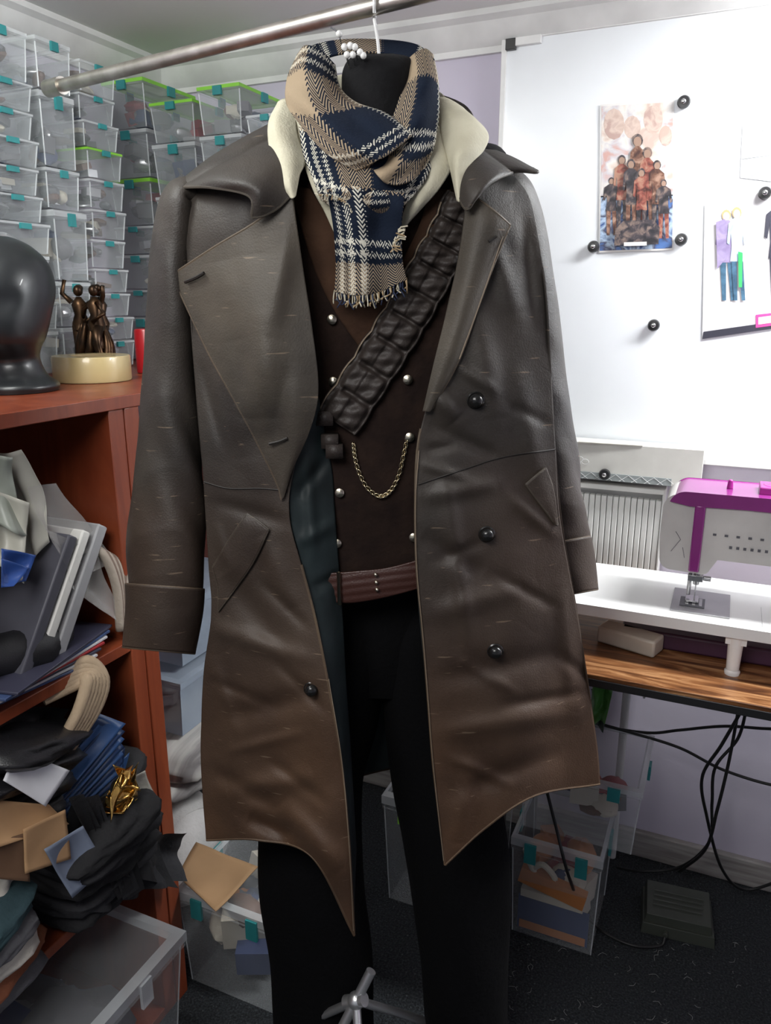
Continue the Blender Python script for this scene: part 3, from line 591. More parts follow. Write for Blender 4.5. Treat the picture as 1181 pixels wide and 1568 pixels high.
# corner pile
k=MB()
pbox(k,(-1.22,1.40,.62),.34,.3,.16,'Y',0,0,0); pbox(k,(-1.22,1.38,.46),.36,.32,.15,'Y',0,0,0); stuff(k,(-1.22,1.38,.47),(.28,.24,.1),6,[1,1],5)
k.obj('pale_blue_storage_boxes',[pm('pale_blue_plastic',(.42,.50,.60),.3,alpha=.7),pm('white_content',(.7,.7,.72),.6)],bevel=.004)
k=MB(); folded(k,(-1.18,1.33,.42),(.36,.34,.10),0,rot3(.1,0,.1),3,50); folded(k,(-1.18,1.32,.36),(.36,.34,.08),0,rot3(0,0,-.1),5,50)
k.obj('striped_pillow',pm('striped_ticking',(.65,.64,.60),.8,c2=(.18,.17,.17),scale=2,stretch=(14,1,1)),sharp=0)
k=MB(); k.tube([(-1.38,1.28,.20),(-1.2,1.25,.19),(-1.03,1.2,.18)],[.12,.125,.115],28,smooth=0); k.ell((-1.03,1.2,.18),(.06,.115,.115),0,20)
k.obj('batting_roll',fabric('white_batting',(.6,.59,.58)),sharp=60)
k=MB(); sheet(k,[onZ(300,1290,.29),onZ(395,1328,.28),onZ(330,1395,.27),onZ(272,1340,.275)],0,.01); k.obj('kraft_card_sheet',pm('kraft_card2',(.33,.2,.10),.8),solid=.002,sharp=0)

# ------------------------------------------------------------------ clothes rail
m_st=pm('brushed_steel',(.60,.57,.53),.38,1.,c2=(.42,.39,.35),scale=30)
zr=1.785; A_=loc(-.59,1.51,zr); B_=loc(.80,.571,zr)
k=MB(); k.cyl(A_,B_,.0105,seg=24); d_=(Vector(B_)-Vector(A_)).normalized()
k.cyl(Vector(A_)-d_*.012,Vector(A_)+d_*.03,.0145,seg=24)
k.cyl((B_[0],B_[1],0),B_,.0125,seg=20); k.ell(B_,.017); k.cyl((B_[0]-.25,B_[1],.02),(B_[0]+.25,B_[1],.02),.0125)
k.obj('clothes_rail',m_st,bevel=0)

# ------------------------------------------------------------------ hanging mannequin torso & hook
k=MB()
tubepx(k,[(582,82,20,1.12,.02),(582,88,45,1.12,.045),(582,110,58,1.12,.055),(582,150,60,1.12,.058),(582,190,70,1.12,.06),(580,215,150,1.12,.065),(582,260,200,1.12,.065),(590,400,205,1.13,.065),(592,620,150,1.13,.06),(592,840,120,1.13,.06)],60,40,0,cap=True)
k.obj('dress_form_torso',fabric('black_jersey',(.006,.006,.007),.9,spec=.2),sharp=50)
k=MB(); hk=Vector(at(573,10,1.12)); tp=Vector(at(580,84,1.12)); rx=Vector((-sy,cy,0))
pts=[tp,tp.lerp(hk,.35)]+[Vector((hk.x,hk.y,zr))+rx*(.016*math.cos(a))+Vector((0,0,.016*math.sin(a))) for a in np.linspace(-1.4,3.9,14)]
k.tube(pts,.0022,8,0,smooth=60); k.obj('hanger_hook',pm('clear_hook',(.8,.8,.8),.2))
k=MB()
for x,y in [(527,72),(536,70),(543,72),(531,84),(540,84),(551,80),(556,85),(519,52)]:
    p=Vector(at(x,y,1.065 if y>60 else 1.09)); k.ell(p,.0042,0,10); k.cyl(p,p+Vector((-.01,.03,-.012)),.0006,seg=6,mat=1)
k.tube([at(519,52,1.09),at(512,45,1.09),at(506,42,1.09)],.001,6,1)
k.obj('pearl_head_pins',[pm('pearl',(.85,.85,.83),.2),mst])

# ------------------------------------------------------------------ COAT
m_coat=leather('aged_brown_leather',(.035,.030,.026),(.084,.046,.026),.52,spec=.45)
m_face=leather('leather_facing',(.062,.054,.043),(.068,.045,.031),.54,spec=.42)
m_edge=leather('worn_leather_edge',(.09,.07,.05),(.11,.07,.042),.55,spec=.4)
m_lin=pm('teal_black_lining',(.016,.025,.027),.6,c2=(.008,.012,.013),scale=10,bump=.3,bscale=30,spec=.3)
m_thr_hl=pm('pale_thread_and_highlight',(.26,.20,.14),.7); m_seam=pm('seam_dark',(.012,.009,.007),.6); m_btn=pm('black_button',(.012,.012,.012),.22)
COAT=empty('leather_trench_coat',at(600,800,1.12))
wv=waves(3,9,.012,.035,.0045); fine=waves(8,16,.04,.10,.0010)
def hemflow(x,y):
    t=np.clip((y-760)/500,0,1)
    return t*(.018*np.sin((x-300)/42.)+.008*np.sin((x)/23.+1))
cl=creases([(470,330,400,500,22,-.007),(380,300,400,480,16,.005),(340,480,375,700,20,-.006),(420,520,380,640,24,-.008),(330,770,440,800,12,.004),(325,960,470,1010,14,-.006),(340,1100,500,1060,18,.006),(350,1210,480,1190,16,-.007),(330,1180,430,1240,14,.006),(400,820,450,930,16,-.005),(345,880,440,1000,20,.006),(430,1230,520,1330,18,-.010),(380,1250,450,1280,14,.01),
 (320,1040,420,1080,8,.003),(350,1150,470,1120,8,-.003),(420,1010,500,1090,9,.004),(330,800,350,870,9,-.003),(400,890,470,960,9,.004),(310,560,340,680,9,.004),(330,1020,360,1120,10,-.004),(410,1160,500,1230,10,.004)],1.35)
crr=creases([(665,600,700,640,16,-.010),(655,650,760,700,12,.005),(650,760,760,740,13,-.006),(645,820,740,880,16,.006),(660,940,800,900,18,-.006),(670,1040,850,1000,18,.006),(680,1120,880,1090,16,-.006),(700,1210,860,1150,18,.006),(740,330,790,480,16,-.006),(800,330,815,500,12,.005),(730,480,760,640,20,-.007),(790,560,830,760,18,-.005),(680,720,720,1000,14,-.006),(860,900,880,1100,14,-.006),(720,1180,700,1290,16,-.006),
 (650,690,700,680,8,.004),(645,710,720,735,8,-.004),(660,860,740,830,9,.003),(700,1010,790,1060,9,-.003),(760,880,850,930,9,.004),(780,760,850,820,10,-.004),(770,1080,890,1060,9,.004),(690,1160,780,1200,9,-.004),(780,620,840,650,9,.003),(700,560,760,600,9,-.004),(850,1000,905,1040,9,.004)],1.3)
FLr=[[(282,284),(335,252),(390,225),(436,205)],[(284,340),(340,330),(400,320),(450,310)],[(288,420),(345,420),(405,415),(460,410)],[(294,520),(355,520),(420,515),(476,505)],[(302,620),(360,620),(425,620),(484,600)],[(310,710),(360,715),(410,720),(450,718)],[(315,790),(362,792),(405,792),(443,790)],[(320,870),(368,870),(415,868),(462,868)],[(324,940),(375,945),(430,945),(482,945)],[(312,1030),(372,1035),(440,1040),(502,1045)],[(308,1130),(375,1140),(455,1155),(522,1165)],[(310,1210),(380,1222),(465,1250),(534,1290)],[(316,1286),(396,1286),(478,1312),(542,1432)]]
FRr=[[(712,215),(740,230),(765,248),(785,268)],[(712,310),(750,300),(785,300),(812,310)],[(700,400),(745,400),(790,400),(830,405)],[(680,490),(730,495),(785,500),(840,505)],[(658,600),(715,605),(780,605),(845,605)],[(640,680),(705,690),(780,695),(850,690)],[(636,770),(705,775),(785,785),(856,785)],[(638,870),(710,875),(795,875),(870,870)],[(648,980),(720,980),(805,975),(886,955)],[(656,1080),(730,1080),(815,1070),(900,1050)],[(663,1170),(738,1160),(825,1145),(912,1130)],[(672,1250),(740,1220),(830,1185),(916,1165)],[(681,1324),(742,1268),(818,1218),(918,1200)]]
dl=lambda x,y: wv(x,y)+fine(x,y)+cl(x,y)+hemflow(x,y)
dr=lambda x,y: wv(x,y)+fine(x,y)+crr(x,y)+hemflow(x,y)*.7
def bfl(x,y): return bf(x,y)+dl(np.asarray(x,float),np.asarray(y,float))
def bfr(x,y): return bf(x,y)+dr(np.asarray(x,float),np.asarray(y,float))
def sm(g): return [tuple(p) for p in g]
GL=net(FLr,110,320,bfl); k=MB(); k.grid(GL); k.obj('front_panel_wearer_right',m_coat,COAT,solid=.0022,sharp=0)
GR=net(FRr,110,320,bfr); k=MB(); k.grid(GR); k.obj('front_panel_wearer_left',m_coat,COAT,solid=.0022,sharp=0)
k=MB(); k.tube(sm(GL[185:,-1]),.0019,6); k.tube(sm(GL[-1,:]),.0022,6); k.tube(sm(GR[125:,0]),.0019,6); k.tube(sm(GR[-1,:]),.0022,6); k.obj('rolled_edges',m_edge,COAT)
rows=[]
for (xl,yl),(xr,yr),hb in [((283,284),(785,268),205),((288,420),(830,405),400),((302,620),(845,605),600),((318,800),(858,785),790),((324,940),(886,955),930),((308,1130),(912,1130),1080),((316,1286),(918,1200),1175)]:
    a=float(bfl(xl,yl)); b_=float(bfr(xr,yr)); m=(xl+xr)/2; yb=hb
    rows.append([(xl,yl,a),(xl+14,yl-6,1.15),(xl*.6+m*.4,(yl+yb)/2,1.20),(m,yb,1.215),(xr*.6+m*.4,(yr+yb)/2,1.20),(xr-14,yr-6,1.15),(xr,yr,b_)])
G=net(rows,80,120); k=MB(); k.grid(G); k.obj('back_panel',[m_coat],COAT,solid=.002,sharp=0)
G2=net([[ (x+(q==0)*4-(q==6)*4,y-2,d-.004*(0<q<6)) for q,(x,y,d) in enumerate(r)] for r in rows],80,120); k=MB(); k.grid(G2); k.obj('back_lining',[m_lin],COAT,sharp=0)
k=MB(); G=net([[(484,606,.006),(488,612,.02),(490,630,.035)],[(448,720,.005),(475,735,.02),(508,720,.04)],[(444,790,.005),(478,790,.02),(512,780,.04)],[(458,850,.005),(490,840,.02),(517,850,.04)],[(482,945,.005),(503,940,.02),(524,940,.04)],[(503,1045,.005),(515,1040,.02),(529,1040,.04)],[(523,1165,.004),(530,1160,.018),(537,1160,.04)],[(541,1420,.004),(543,1350,.02),(545,1300,.04)]],30,160,bfl,creases([(455,760,500,700,10,.008),(460,830,515,800,10,-.006),(480,900,520,880,8,.007),(470,700,480,860,9,-.006)]))
k.grid(G)
G=net([[(645,660,.004),(650,660,.03),(665,660,.05)],[(638,870,.004),(648,880,.03),(665,880,.05)],[(656,1080,.004),(664,1080,.03),(680,1080,.05)],[(681,1320,.004),(690,1290,.03),(700,1260,.05)]],10,60,bfr); k.grid(G)
k.obj('lining_facing',m_lin,COAT,solid=.0015,sharp=0)
LLr=[[(264,421,-.020),(330,378,-.020),(390,342,-.016),(448,300,-.008)],[(290,478,-.014),(345,452,-.022),(405,422,-.022),(462,400,-.006)],[(322,545,-.010),(370,532,-.022),(425,515,-.024),(478,505,-.006)],[(355,605,-.009),(400,605,-.020),(445,600,-.024),(487,598,-.008)],[(395,680,-.008),(425,678,-.016),(452,668,-.018),(474,658,-.009)],[(424,740,-.007),(432,738,-.010),(440,728,-.010),(447,718,-.007)],[(431,765,-.006),(432,764,-.006),(433,763,-.006),(434,762,-.006)]]
cll=creases([(440,330,420,500,14,-.006),(392,390,402,640,26,-.012),(350,460,375,600,16,.005),(440,560,420,680,12,.004),(340,400,365,520,22,-.006)])
dll=lambda x,y: wv(x,y)*.8+fine(x,y)*.8+cl(x,y)*.4+cll(x,y)
Gll=net(LLr,80,180,bf,dll); k=MB(); k.grid(Gll); k.obj('lapel_wearer_right',m_face,COAT,solid=.003,sharp=0)
LRr=[[(716,296,-.008),(738,310,-.024),(760,327,-.030),(780,345,-.024)],[(704,385,-.008),(724,388,-.024),(742,393,-.026),(757,400,-.018)],[(686,470,-.008),(704,474,-.022),(718,474,-.022),(731,470,-.012)],[(665,555,-.008),(678,558,-.018),(690,558,-.018),(701,552,-.010)],[(648,630,-.006),(652,630,-.010),(657,630,-.010),(662,625,-.007)]]
Glr=net(LRr,50,130,bf,lambda x,y:wv(x,y)*.8+fine(x,y)); k=MB(); k.grid(Glr); k.obj('lapel_wearer_left',m_face,COAT,solid=.003,sharp=0)
k=MB()
for e in (Gll[:,0],Gll[0,:],Glr[:,-1],Glr[0,:]): k.tube(sm(e),.0021,6)
k.obj('lapel_edge_rolls',m_edge,COAT)
CL=[[(447,297,-.012),(425,318,-.020),(402,330,-.03),(386,333,-.035)],[(440,266,-.014),(413,284,-.035),(394,292,-.05),(381,300,-.045)],[(430,238,-.016),(392,262,-.045),(354,276,-.06),(322,287,-.045)],[(415,207,-.012),(366,232,-.035),(316,258,-.045),(273,286,-.03)],[(414,190,.03),(372,212,.02),(322,242,.02),(283,272,.02)]]
Gc=net(CL,50,70,bf,lambda x,y:fine(x,y)+wv(x,y)*.5); k=MB(); k.grid(Gc)
CR=[[(703,300,-.014),(708,313,-.022),(716,320,-.03),(728,304,-.035)],[(708,275,-.016),(722,284,-.035),(738,287,-.05),(753,278,-.05)],[(714,250,-.016),(738,257,-.04),(765,261,-.055),(790,263,-.05)],[(722,230,-.012),(752,241,-.03),(786,252,-.045),(822,264,-.05)],[(726,220,.02),(755,230,.01),(785,242,.0),(815,258,-.02)]]
Gc2=net(CR,50,70,bf,lambda x,y:fine(x,y)); k.grid(Gc2)
G=net([[(414,190,1.12),(440,150,1.20),(580,130,1.22),(710,160,1.20),(728,222,1.12)],[(430,240,1.10),(450,215,1.18),(580,190,1.20),(700,220,1.18),(714,255,1.09)]],50,12); k.grid(G)
k.obj('collar',m_coat,COAT,solid=.003,sharp=0)
k=MB(); k.tube(sm(Gc[:,-1]),.0020,6); k.tube(sm(Gc[0,:]),.0020,6); k.tube(sm(Gc2[:,-1]),.0020,6); k.tube(sm(Gc2[0,:]),.0020,6); k.obj('collar_edge_rolls',m_face,COAT)
def slv(seed,el):
    rs=np.random.RandomState(seed); K=[(rs.randint(1,4),rs.uniform(8,34),rs.uniform(0,6.3),rs.uniform(.3,1)) for _ in range(9)]
    K2=[(rs.randint(2,6),rs.uniform(20,60),rs.uniform(0,6.3),rs.uniform(.3,1)) for _ in range(9)]
    def f(a,t):
        o=sum(am*math.sin(m_*a+kt*t+ph) for m_,kt,ph,am in K); o3=sum(am*math.sin(m_*a+kt*t+ph) for m_,kt,ph,am in K2)
        env=.35+math.exp(-((t-el)/.22)**2)*1.0
        o2=abs(math.sin(9*t*3.1+1.6*math.sin(a)))*.6
        return .022*o*env +.009*o3*env -.06*env*o2*max(0,math.sin(a))
    return f
k=MB()
g1=tubepx(k,[(300,292,18,1.085,.03),(276,300,26,1.085,.045),(267,350,32,1.085,.048),(262,430,35,1.085,.048),(258,560,38,1.085,.047),(257,700,49,1.085,.05),(256,820,59,1.08,.055),(252,905,57,1.075,.052)],200,64,0,slv(4,.72),cap=False)
g2=tubepx(k,[(766,268,20,1.10,.03),(792,296,26,1.11,.045),(805,360,32,1.12,.048),(816,450,34,1.12,.048),(828,560,36,1.125,.047),(843,680,38,1.13,.047),(858,780,38,1.13,.047),(868,835,36,1.13,.045)],200,64,0,slv(9,.7),cap=False)
k.obj('sleeves',m_coat,COAT,solid=.002,sharp=0)
k=MB()
h1=tubepx(k,[(252,898,60,1.075,.055),(249,940,58,1.075,.053),(244,996,55,1.075,.050)],30,56,0,lambda a,t:.03*math.sin(3*a+t*4),cap=False)
h2=tubepx(k,[(867,828,37,1.13,.048),(874,865,36,1.13,.046),(882,908,34,1.13,.044)],30,56,0,lambda a,t:.03*math.sin(3*a+t*4),cap=False)
k.obj('cuffs',m_coat,COAT,solid=.003,sharp=0)
k=MB()
for h in(h1,h2):
    k.tube([tuple(p) for p in h[0]]+[tuple(h[0][0])],.0014,6); k.tube([tuple(p) for p in h[-1]]+[tuple(h[-1][0])],.0018,6)
k.obj('cuff_edges',m_edge,COAT)
def line(k,pts,fn,off=-.002,r=.0009,mat=0,n=40):
    A=cr(np.array(pts,float),n); D=fn(A[:,0],A[:,1])+off
    k.tube([at(A[i,0],A[i,1],D[i]) for i in range(n)],r,6,mat)
k=MB()
line(k,[(312,738),(350,748),(400,748),(440,752)],bfl); line(k,[(640,742),(700,722),(770,700),(850,688)],bfr); 
k.obj('seams',m_seam,COAT)
k=MB()
line(k,[(641,690),(636,770),(638,870),(648,980),(656,1080),(663,1170),(679,1318)],bfr,-.0035,.0006,0,80)
line(k,[(774,350),(733,468),(703,550)],lambda x,y:bf(x,y)+wv(x,y)*.8-.022,-.002,.0006); line(k,[(503,1040),(523,1165),(534,1290),(541,1425)],bfl,-.003,.0006)
k.obj('edge_topstitching',m_thr_hl,COAT)
k=MB(); line(k,[(283,432),(300,425),(312,418)],lambda x,y:bf(x,y)-.020,-.007,.0022); line(k,[(412,680),(428,676),(440,671)],lambda x,y:bf(x,y)-.014,-.006,.002); line(k,[(748,370),(760,362)],lambda x,y:bf(x,y)-.024,-.005,.0018); k.obj('buttonholes',m_seam,COAT)
def flap(rows,fn): 
    g=net(rows,24,40,fn); k=MB(); k.grid(g); o=k.obj('pocket_flap',m_coat,COAT,solid=.003,sharp=0); k=MB(); 
    for e in(g[0,:],g[-1,:],g[:,0],g[:,-1]): k.tube(sm(e),.0017,6)
    k.obj('pocket_piping',m_face,COAT)
flap([[(378,787,-.007),(395,798,-.008),(411,811,-.006)],[(352,825,-.008),(368,848,-.009),(384,866,-.006)],[(326,868,-.005),(334,902,-.006),(334,936,-.004)]],bfl)
flap([[(835,717,-.005),(820,729,-.006),(805,742,-.005)],[(846,750,-.005),(836,757,-.006),(824,768,-.005)],[(853,804,-.004),(851,803,-.005),(848,800,-.004)]],bfr)
fw=Vector((-sy,cy,0))
for x,y,fn in [(728,613,bfr),(745,818,bfr),(758,997,bfr),(477,1055,bfl)]:
    c=Vector(at(x,y,float(fn(x,y))-.003)); k=MB(); k.lathe([(.0055,0),(.0085,.002),(.0092,.005),(.0078,.009),(.004,.0115),(0,.012)],c,tuple(-fw),24); k.lathe([(.010,-.001),(.0115,.0005),(.010,.0018)],c,tuple(-fw),24); k.obj('coat_button',m_btn,COAT)

# ------------------------------------------------------------------ SHIRT
m_sh=pm('cream_cotton',(.60,.57,.44),.85,c2=(.52,.49,.37),scale=20,bump=.25,bscale=300)
SH=empty('cream_shirt',at(580,250,1.1)); k=MB(); sw=waves(5,8,.03,.08,.0015)
k.grid(net([[(426,156,1.13),(434,152,1.12),(444,152,1.12),(454,154,1.12)],[(411,190,1.07),(421,190,1.05),(436,194,1.05),(454,200,1.06)],[(414,235,1.02),(430,236,1.00),(448,240,1.00),(466,246,1.02)],[(429,278,.985),(438,278,.975),(446,276,.975),(458,270,.99)],[(446,304,.972),(448,304,.970),(450,303,.970),(452,301,.972)]],24,60,None,sw))
k.grid(net([[(442,170,1.09),(470,180,1.08),(495,190,1.08)],[(460,235,1.04),(480,240,1.03),(500,245,1.03)],[(478,288,1.0),(495,288,.995),(512,288,.995)],[(496,322,1.005),(512,325,1.0),(530,328,1.0)],[(513,360,1.01),(526,360,1.01),(540,360,1.01)]],16,60,None,sw))
k.grid(net([[(664,150,1.12),(680,150,1.12),(694,156,1.12),(708,165,1.12)],[(672,190,1.07),(698,184,1.04),(724,184,1.04),(745,202,1.05)],[(680,226,1.03),(700,222,1.0),(722,222,1.0),(741,229,1.02)],[(690,262,1.0),(697,258,.985),(706,255,.985),(716,258,.99)],[(700,308,.975),(702,309,.972),(703,309,.972),(705,306,.975)]],24,60,None,sw))
k.grid(net([[(640,170,1.09),(665,190,1.07),(690,205,1.07)],[(640,230,1.03),(668,240,1.01),(694,248,1.02)],[(630,285,1.0),(652,288,.99),(674,286,1.0)],[(618,325,1.0),(630,328,.995),(642,322,1.0)],[(610,350,1.01),(616,352,1.005),(620,346,1.01)]],16,60,None,sw))
k.grid(net([[(430,156,1.13),(500,120,1.18),(580,110,1.20),(650,125,1.18),(700,165,1.12)],[(440,190,1.10),(500,160,1.17),(580,150,1.19),(650,160,1.17),(690,195,1.10)]],40,10))
k.obj('collar_and_placket',m_sh,SH,solid=.002,sharp=0)

# ------------------------------------------------------------------ VEST
m_vest=fabric('brown_wool',(.020,.011,.008),.95,c2=(.011,.006,.005),scale=30,spec=.2); m_vl=fabric('brown_suede_lapel',(.055,.028,.016),.95,c2=(.036,.018,.011),scale=20,spec=.2)
VE=empty('brown_waistcoat',at(580,600,1.1)); vw=waves(21,8,.02,.05,.0035)
vo=lambda x,y: bf(x,y)+.045+vw(np.asarray(x,float),np.asarray(y,float))
rows=[[(x,y) for x in(420,500,580,660,735)] for y in(255,330,420,520,620,700,780,850,905)]
rows[-1]=[(450,925),(510,918),(580,905),(650,880),(720,870)]; rows[0]=[(440,250),(500,290),(580,310),(650,290),(720,250)]
k=MB(); k.grid(net(rows,60,120,vo)); k.obj('front',m_vest,VE,solid=.003,sharp=0)
k=MB(); k.grid(net([[(444,285,-.006),(458,287,-.01),(474,290,-.006)],[(462,350,-.006),(488,350,-.01),(515,352,-.006)],[(485,420,-.006),(515,425,-.01),(548,425,-.006)],[(515,480,-.006),(550,480,-.01),(588,460,-.006)],[(560,545,-.004),(585,520,-.006),(610,480,-.004)]],20,60,vo))
k.grid(net([[(660,285,-.006),(675,290,-.01),(690,290,-.006)],[(640,350,-.006),(655,350,-.01),(680,350,-.006)],[(600,430,-.006),(630,430,-.01),(660,430,-.006)],[(570,500,-.006),(595,500,-.01),(630,480,-.006)]],20,60,vo))
k.obj('lapels',m_vl,VE,solid=.003,sharp=0)
m_sil=pm('pale_brass_button',(.72,.66,.52),.28,1.)
k=MB()
for x,y in [(508,489),(510,584),(624,581),(627,669),(520,754),(516,831),(633,822)]:
    c=Vector(at(x,y,float(vo(x,y))-.003)); k.lathe([(.0045,0),(.0066,.0015),(.0062,.004),(.003,.0058),(0,.006)],c,tuple(-fw),18)
    for i in range(6): k.ell(c-fw*.0048+Vector((cy*.0032*math.cos(i),sy*.0032*math.cos(i),.0032*math.sin(i))),.0011,0,6)
k.obj('buttons',m_sil,VE)
k=MB(); ch=[(541,681),(543,700),(550,725),(563,748),(582,760),(598,751),(610,728),(617,700),(623,672)]
A=cr(np.array(ch,float),46)
for i in range(46):
    p=Vector(at(A[i,0],A[i,1],float(vo(A[i,0],A[i,1]))-.006)); j=min(i+1,45); q2=Vector(at(A[j,0],A[j,1],float(vo(A[j,0],A[j,1]))-.006)); t=(q2-p) if i<45 else Vector((0,0,1)); t.normalize()
    s2=t.cross(fw).normalized(); s2=s2 if i%2 else (s2*.5+fw*.85).normalized()
    ring=[p+t*.0042*math.cos(a)+s2*.0026*math.sin(a) for a in np.linspace(0,2*math.pi,13)]
    k.tube(ring,.0008,5)
k.obj('pocket_watch_chain',pm('antique_gold',(.75,.64,.42),.25,1.),sharp=0)
m_belt=leather('oxblood_leather',(.050,.018,.013),(.050,.018,.013),.38,False)
k=MB(); g=net([[(500,878,.03),(540,875,.028),(600,868,.028),(680,845,.03)],[(502,898,.029),(542,898,.026),(602,889,.026),(682,866,.029)],[(503,922,.03),(545,922,.028),(603,911,.028),(684,888,.03)]],60,24,bf,lambda x,y:.0004*np.sin((y+(x-500)*.13)*.55)); k.grid(g)
k.tube([P(518,876,.022),P(520,925,.022)],.0018,6,1)
for x,y in[(575,880),(576,892),(577,903)]: k.ell(P(x,y,.022),.0016,1,8)
k.obj('leather_belt',[m_belt,m_sil],solid=.003,sharp=0)
# ------------------------------------------------------------------ BANDOLIER
k=MB(); cen=cr(np.array([(716,305),(690,360),(662,410),(630,468),(596,524),(556,585),(515,648)],float),360)
NW=40; G=[]
NP=9
for j in range(360):
    t=cen[min(j+1,359)]-cen[max(j-1,0)]; t/=np.linalg.norm(t); nr=np.array([-t[1],t[0]])
    if nr[0]<0: nr=-nr
    row=[]; ph=j/359*NP; fr=ph%1.
    for i in range(NW):
        s_=i/(NW-1)*2-1
        wid=32+ (2.5*math.sin(fr*math.pi) if s_>0 else 3*abs(math.sin(fr*math.pi)) )
        q=cen[j]+nr*s_*wid
        inb=1/(1+math.exp(-(s_+.70)*22))*(1/(1+math.exp((s_-.84)*26)))
        gap=1/(1+math.exp(-(fr-.10)*45))*1/(1+math.exp((fr-.93)*60))
        flapz=1 if s_<-.1 else .72
        puff=(.0085+.003*math.sin(fr*math.pi))*gap*inb*flapz
        lip=.003*math.exp(-((s_+.70)/.07)**2)
        d=float(vo(q[0],q[1]))-.012-puff-lip+.0012*math.sin(fr*13+s_*6+j*.01)+.0012*math.sin(s_*9+ph*2.3)
        row.append(at(q[0],q[1],d))
    G.append(row)
k.grid(G); 
k.tube([tuple(r[0]) for r in G],.0016,6); k.tube([tuple(r[-1]) for r in G],.0014,6)
for x,y in [(497,640),(505,675),(512,690)]:
    k.box(P(x,y,.028),(.022,.016,.018),0,rz=YAW)
k.tube([Vector(r[0])-fw*.0015 for r in G[20:]],.0007,5,1)  # highlight along the bandolier's left edge, painted as a thin pale line
k.obj('bandolier',[leather('bandolier_leather',(.030,.023,.020),(.030,.023,.020),.50,False,.38),m_thr_hl],solid=.001,sharp=0)
# ------------------------------------------------------------------ TROUSERS
m_tr=fabric('black_trouser_wool',(.0035,.0035,.0042),.95,spec=.14)
k=MB()
def tw(seed):
    return lambda a,t:.02*math.sin(2*a+7*t+seed)+.02*math.sin(3*a-16*t+seed*2)+.012*math.sin(5*a+25*t)
tubepx(k,[(592,868,98,1.14,.072),(592,940,102,1.14,.075),(588,1010,95,1.14,.072),(586,1070,60,1.14,.055)],40,48,0,None)
tubepx(k,[(548,930,50,1.14,.066),(535,1000,62,1.14,.078),(512,1090,68,1.145,.08),(478,1200,78,1.145,.08),(478,1350,82,1.14,.075),(490,1480,78,1.13,.07),(500,1612,74,1.12,.065)],90,44,0,tw(1),cap=True)
tubepx(k,[(630,930,50,1.14,.066),(638,1000,58,1.14,.078),(652,1110,66,1.145,.08),(684,1220,78,1.145,.08),(704,1350,76,1.14,.075),(712,1480,66,1.13,.068),(716,1612,62,1.12,.062)],90,44,0,tw(3),cap=True)
k.obj('black_trousers',m_tr,sharp=50)
# ------------------------------------------------------------------ SCARF
SC=empty('plaid_scarf',at(580,250,1.05)); m_pl=plaid('plaid_wool')
fs=waves(31,9,.05,.13,.0045)
def rip(ang,k_,amp,ph=0): return lambda x,y: amp*np.sin((x*math.cos(ang)+y*math.sin(ang))*k_+ph)+fs(x,y)
k=MB()
def sc_(rows,uv,rp,nu=60,nv=90,u0=0,v0=0): 
    g=net(rows,nu,nv,None,rp); o=len(k.T); k.grid(g,0,uv)
    for i in range(o,len(k.T)): k.T[i]=(k.T[i][0]+u0,k.T[i][1]+v0)
    return g
sc_([[(458,100,1.12),(470,74,1.15),(520,62,1.18),(590,62,1.19),(640,70,1.17),(664,90,1.12)],[(462,125,1.12),(482,98,1.14),(525,82,1.16),(590,82,1.17),(632,92,1.15),(655,118,1.12)]],(1.5,.3),rip(0,.08,.001),70,20,.4,.4)
sc_([[(456,84,1.14),(468,71,1.12),(490,78,1.12),(512,100,1.13)],[(440,122,1.08),(462,110,1.05),(492,120,1.05),(520,135,1.09)],[(440,160,1.05),(470,160,1.01),(506,160,1.01),(545,158,1.05)],[(462,195,1.01),(500,200,.975),(542,188,.975),(585,172,1.01)],[(500,235,.985),(535,232,.955),(575,212,.955),(612,190,.985)],[(545,262,.97),(570,250,.95),(600,232,.95),(630,208,.975)]],(.62,1.25),rip(2.2,.14,.005),u0=.02,v0=.72)
sc_([[(618,100,1.12),(634,84,1.12),(650,76,1.12),(662,84,1.14)],[(618,128,1.09),(638,112,1.06),(656,108,1.06),(669,120,1.09)],[(610,158,1.06),(634,150,1.03),(656,150,1.03),(671,162,1.06)],[(598,190,1.02),(624,192,.99),(650,192,.99),(668,200,1.03)],[(586,222,.985),(612,240,.965),(640,240,.97),(662,228,1.0)],[(560,246,.97),(590,280,.955),(622,280,.965),(648,262,.99)]],(.60,1.1),rip(1.0,.16,.005),u0=.05,v0=.05)
sc_([[(458,196,1.03),(515,214,.985),(590,226,.98),(662,222,1.02)],[(466,240,1.0),(522,258,.97),(590,266,.965),(660,256,1.0)],[(482,280,.99),(530,296,.965),(585,302,.96),(640,290,.985)],[(492,306,.985),(530,326,.972),(575,328,.97),(612,322,.98)]],(1.15,.75),rip(1.9,.10,.006),u0=.62,v0=.30)
ge=sc_([[(500,290,.968),(530,285,.958),(580,290,.958),(620,296,.97)],[(510,345,.975),(540,345,.965),(582,350,.965),(614,352,.975)],[(514,400,.985),(545,402,.975),(582,405,.975),(616,402,.985)],[(512,447,.99),(546,452,.98),(582,446,.985),(622,428,.99)]],(-.66,.98),rip(0,.10,.005),u0=.94,v0=.30)
k.obj('wraps',m_pl,SC,solid=.003,sharp=0)
k=MB(); rs=random.Random(3)
for i in range(0,60,1):
    p=Vector(ge[-1][i]); t=[p+Vector((0,0,.002)),p+Vector((rs.uniform(-.003,.003),rs.uniform(-.003,.002),-.007)),p+Vector((rs.uniform(-.006,.006),rs.uniform(-.005,.003),-rs.uniform(.008,.018)))]
    k.tube(t,.0009,5,rs.choice([0,0,1,2]),smooth=6)
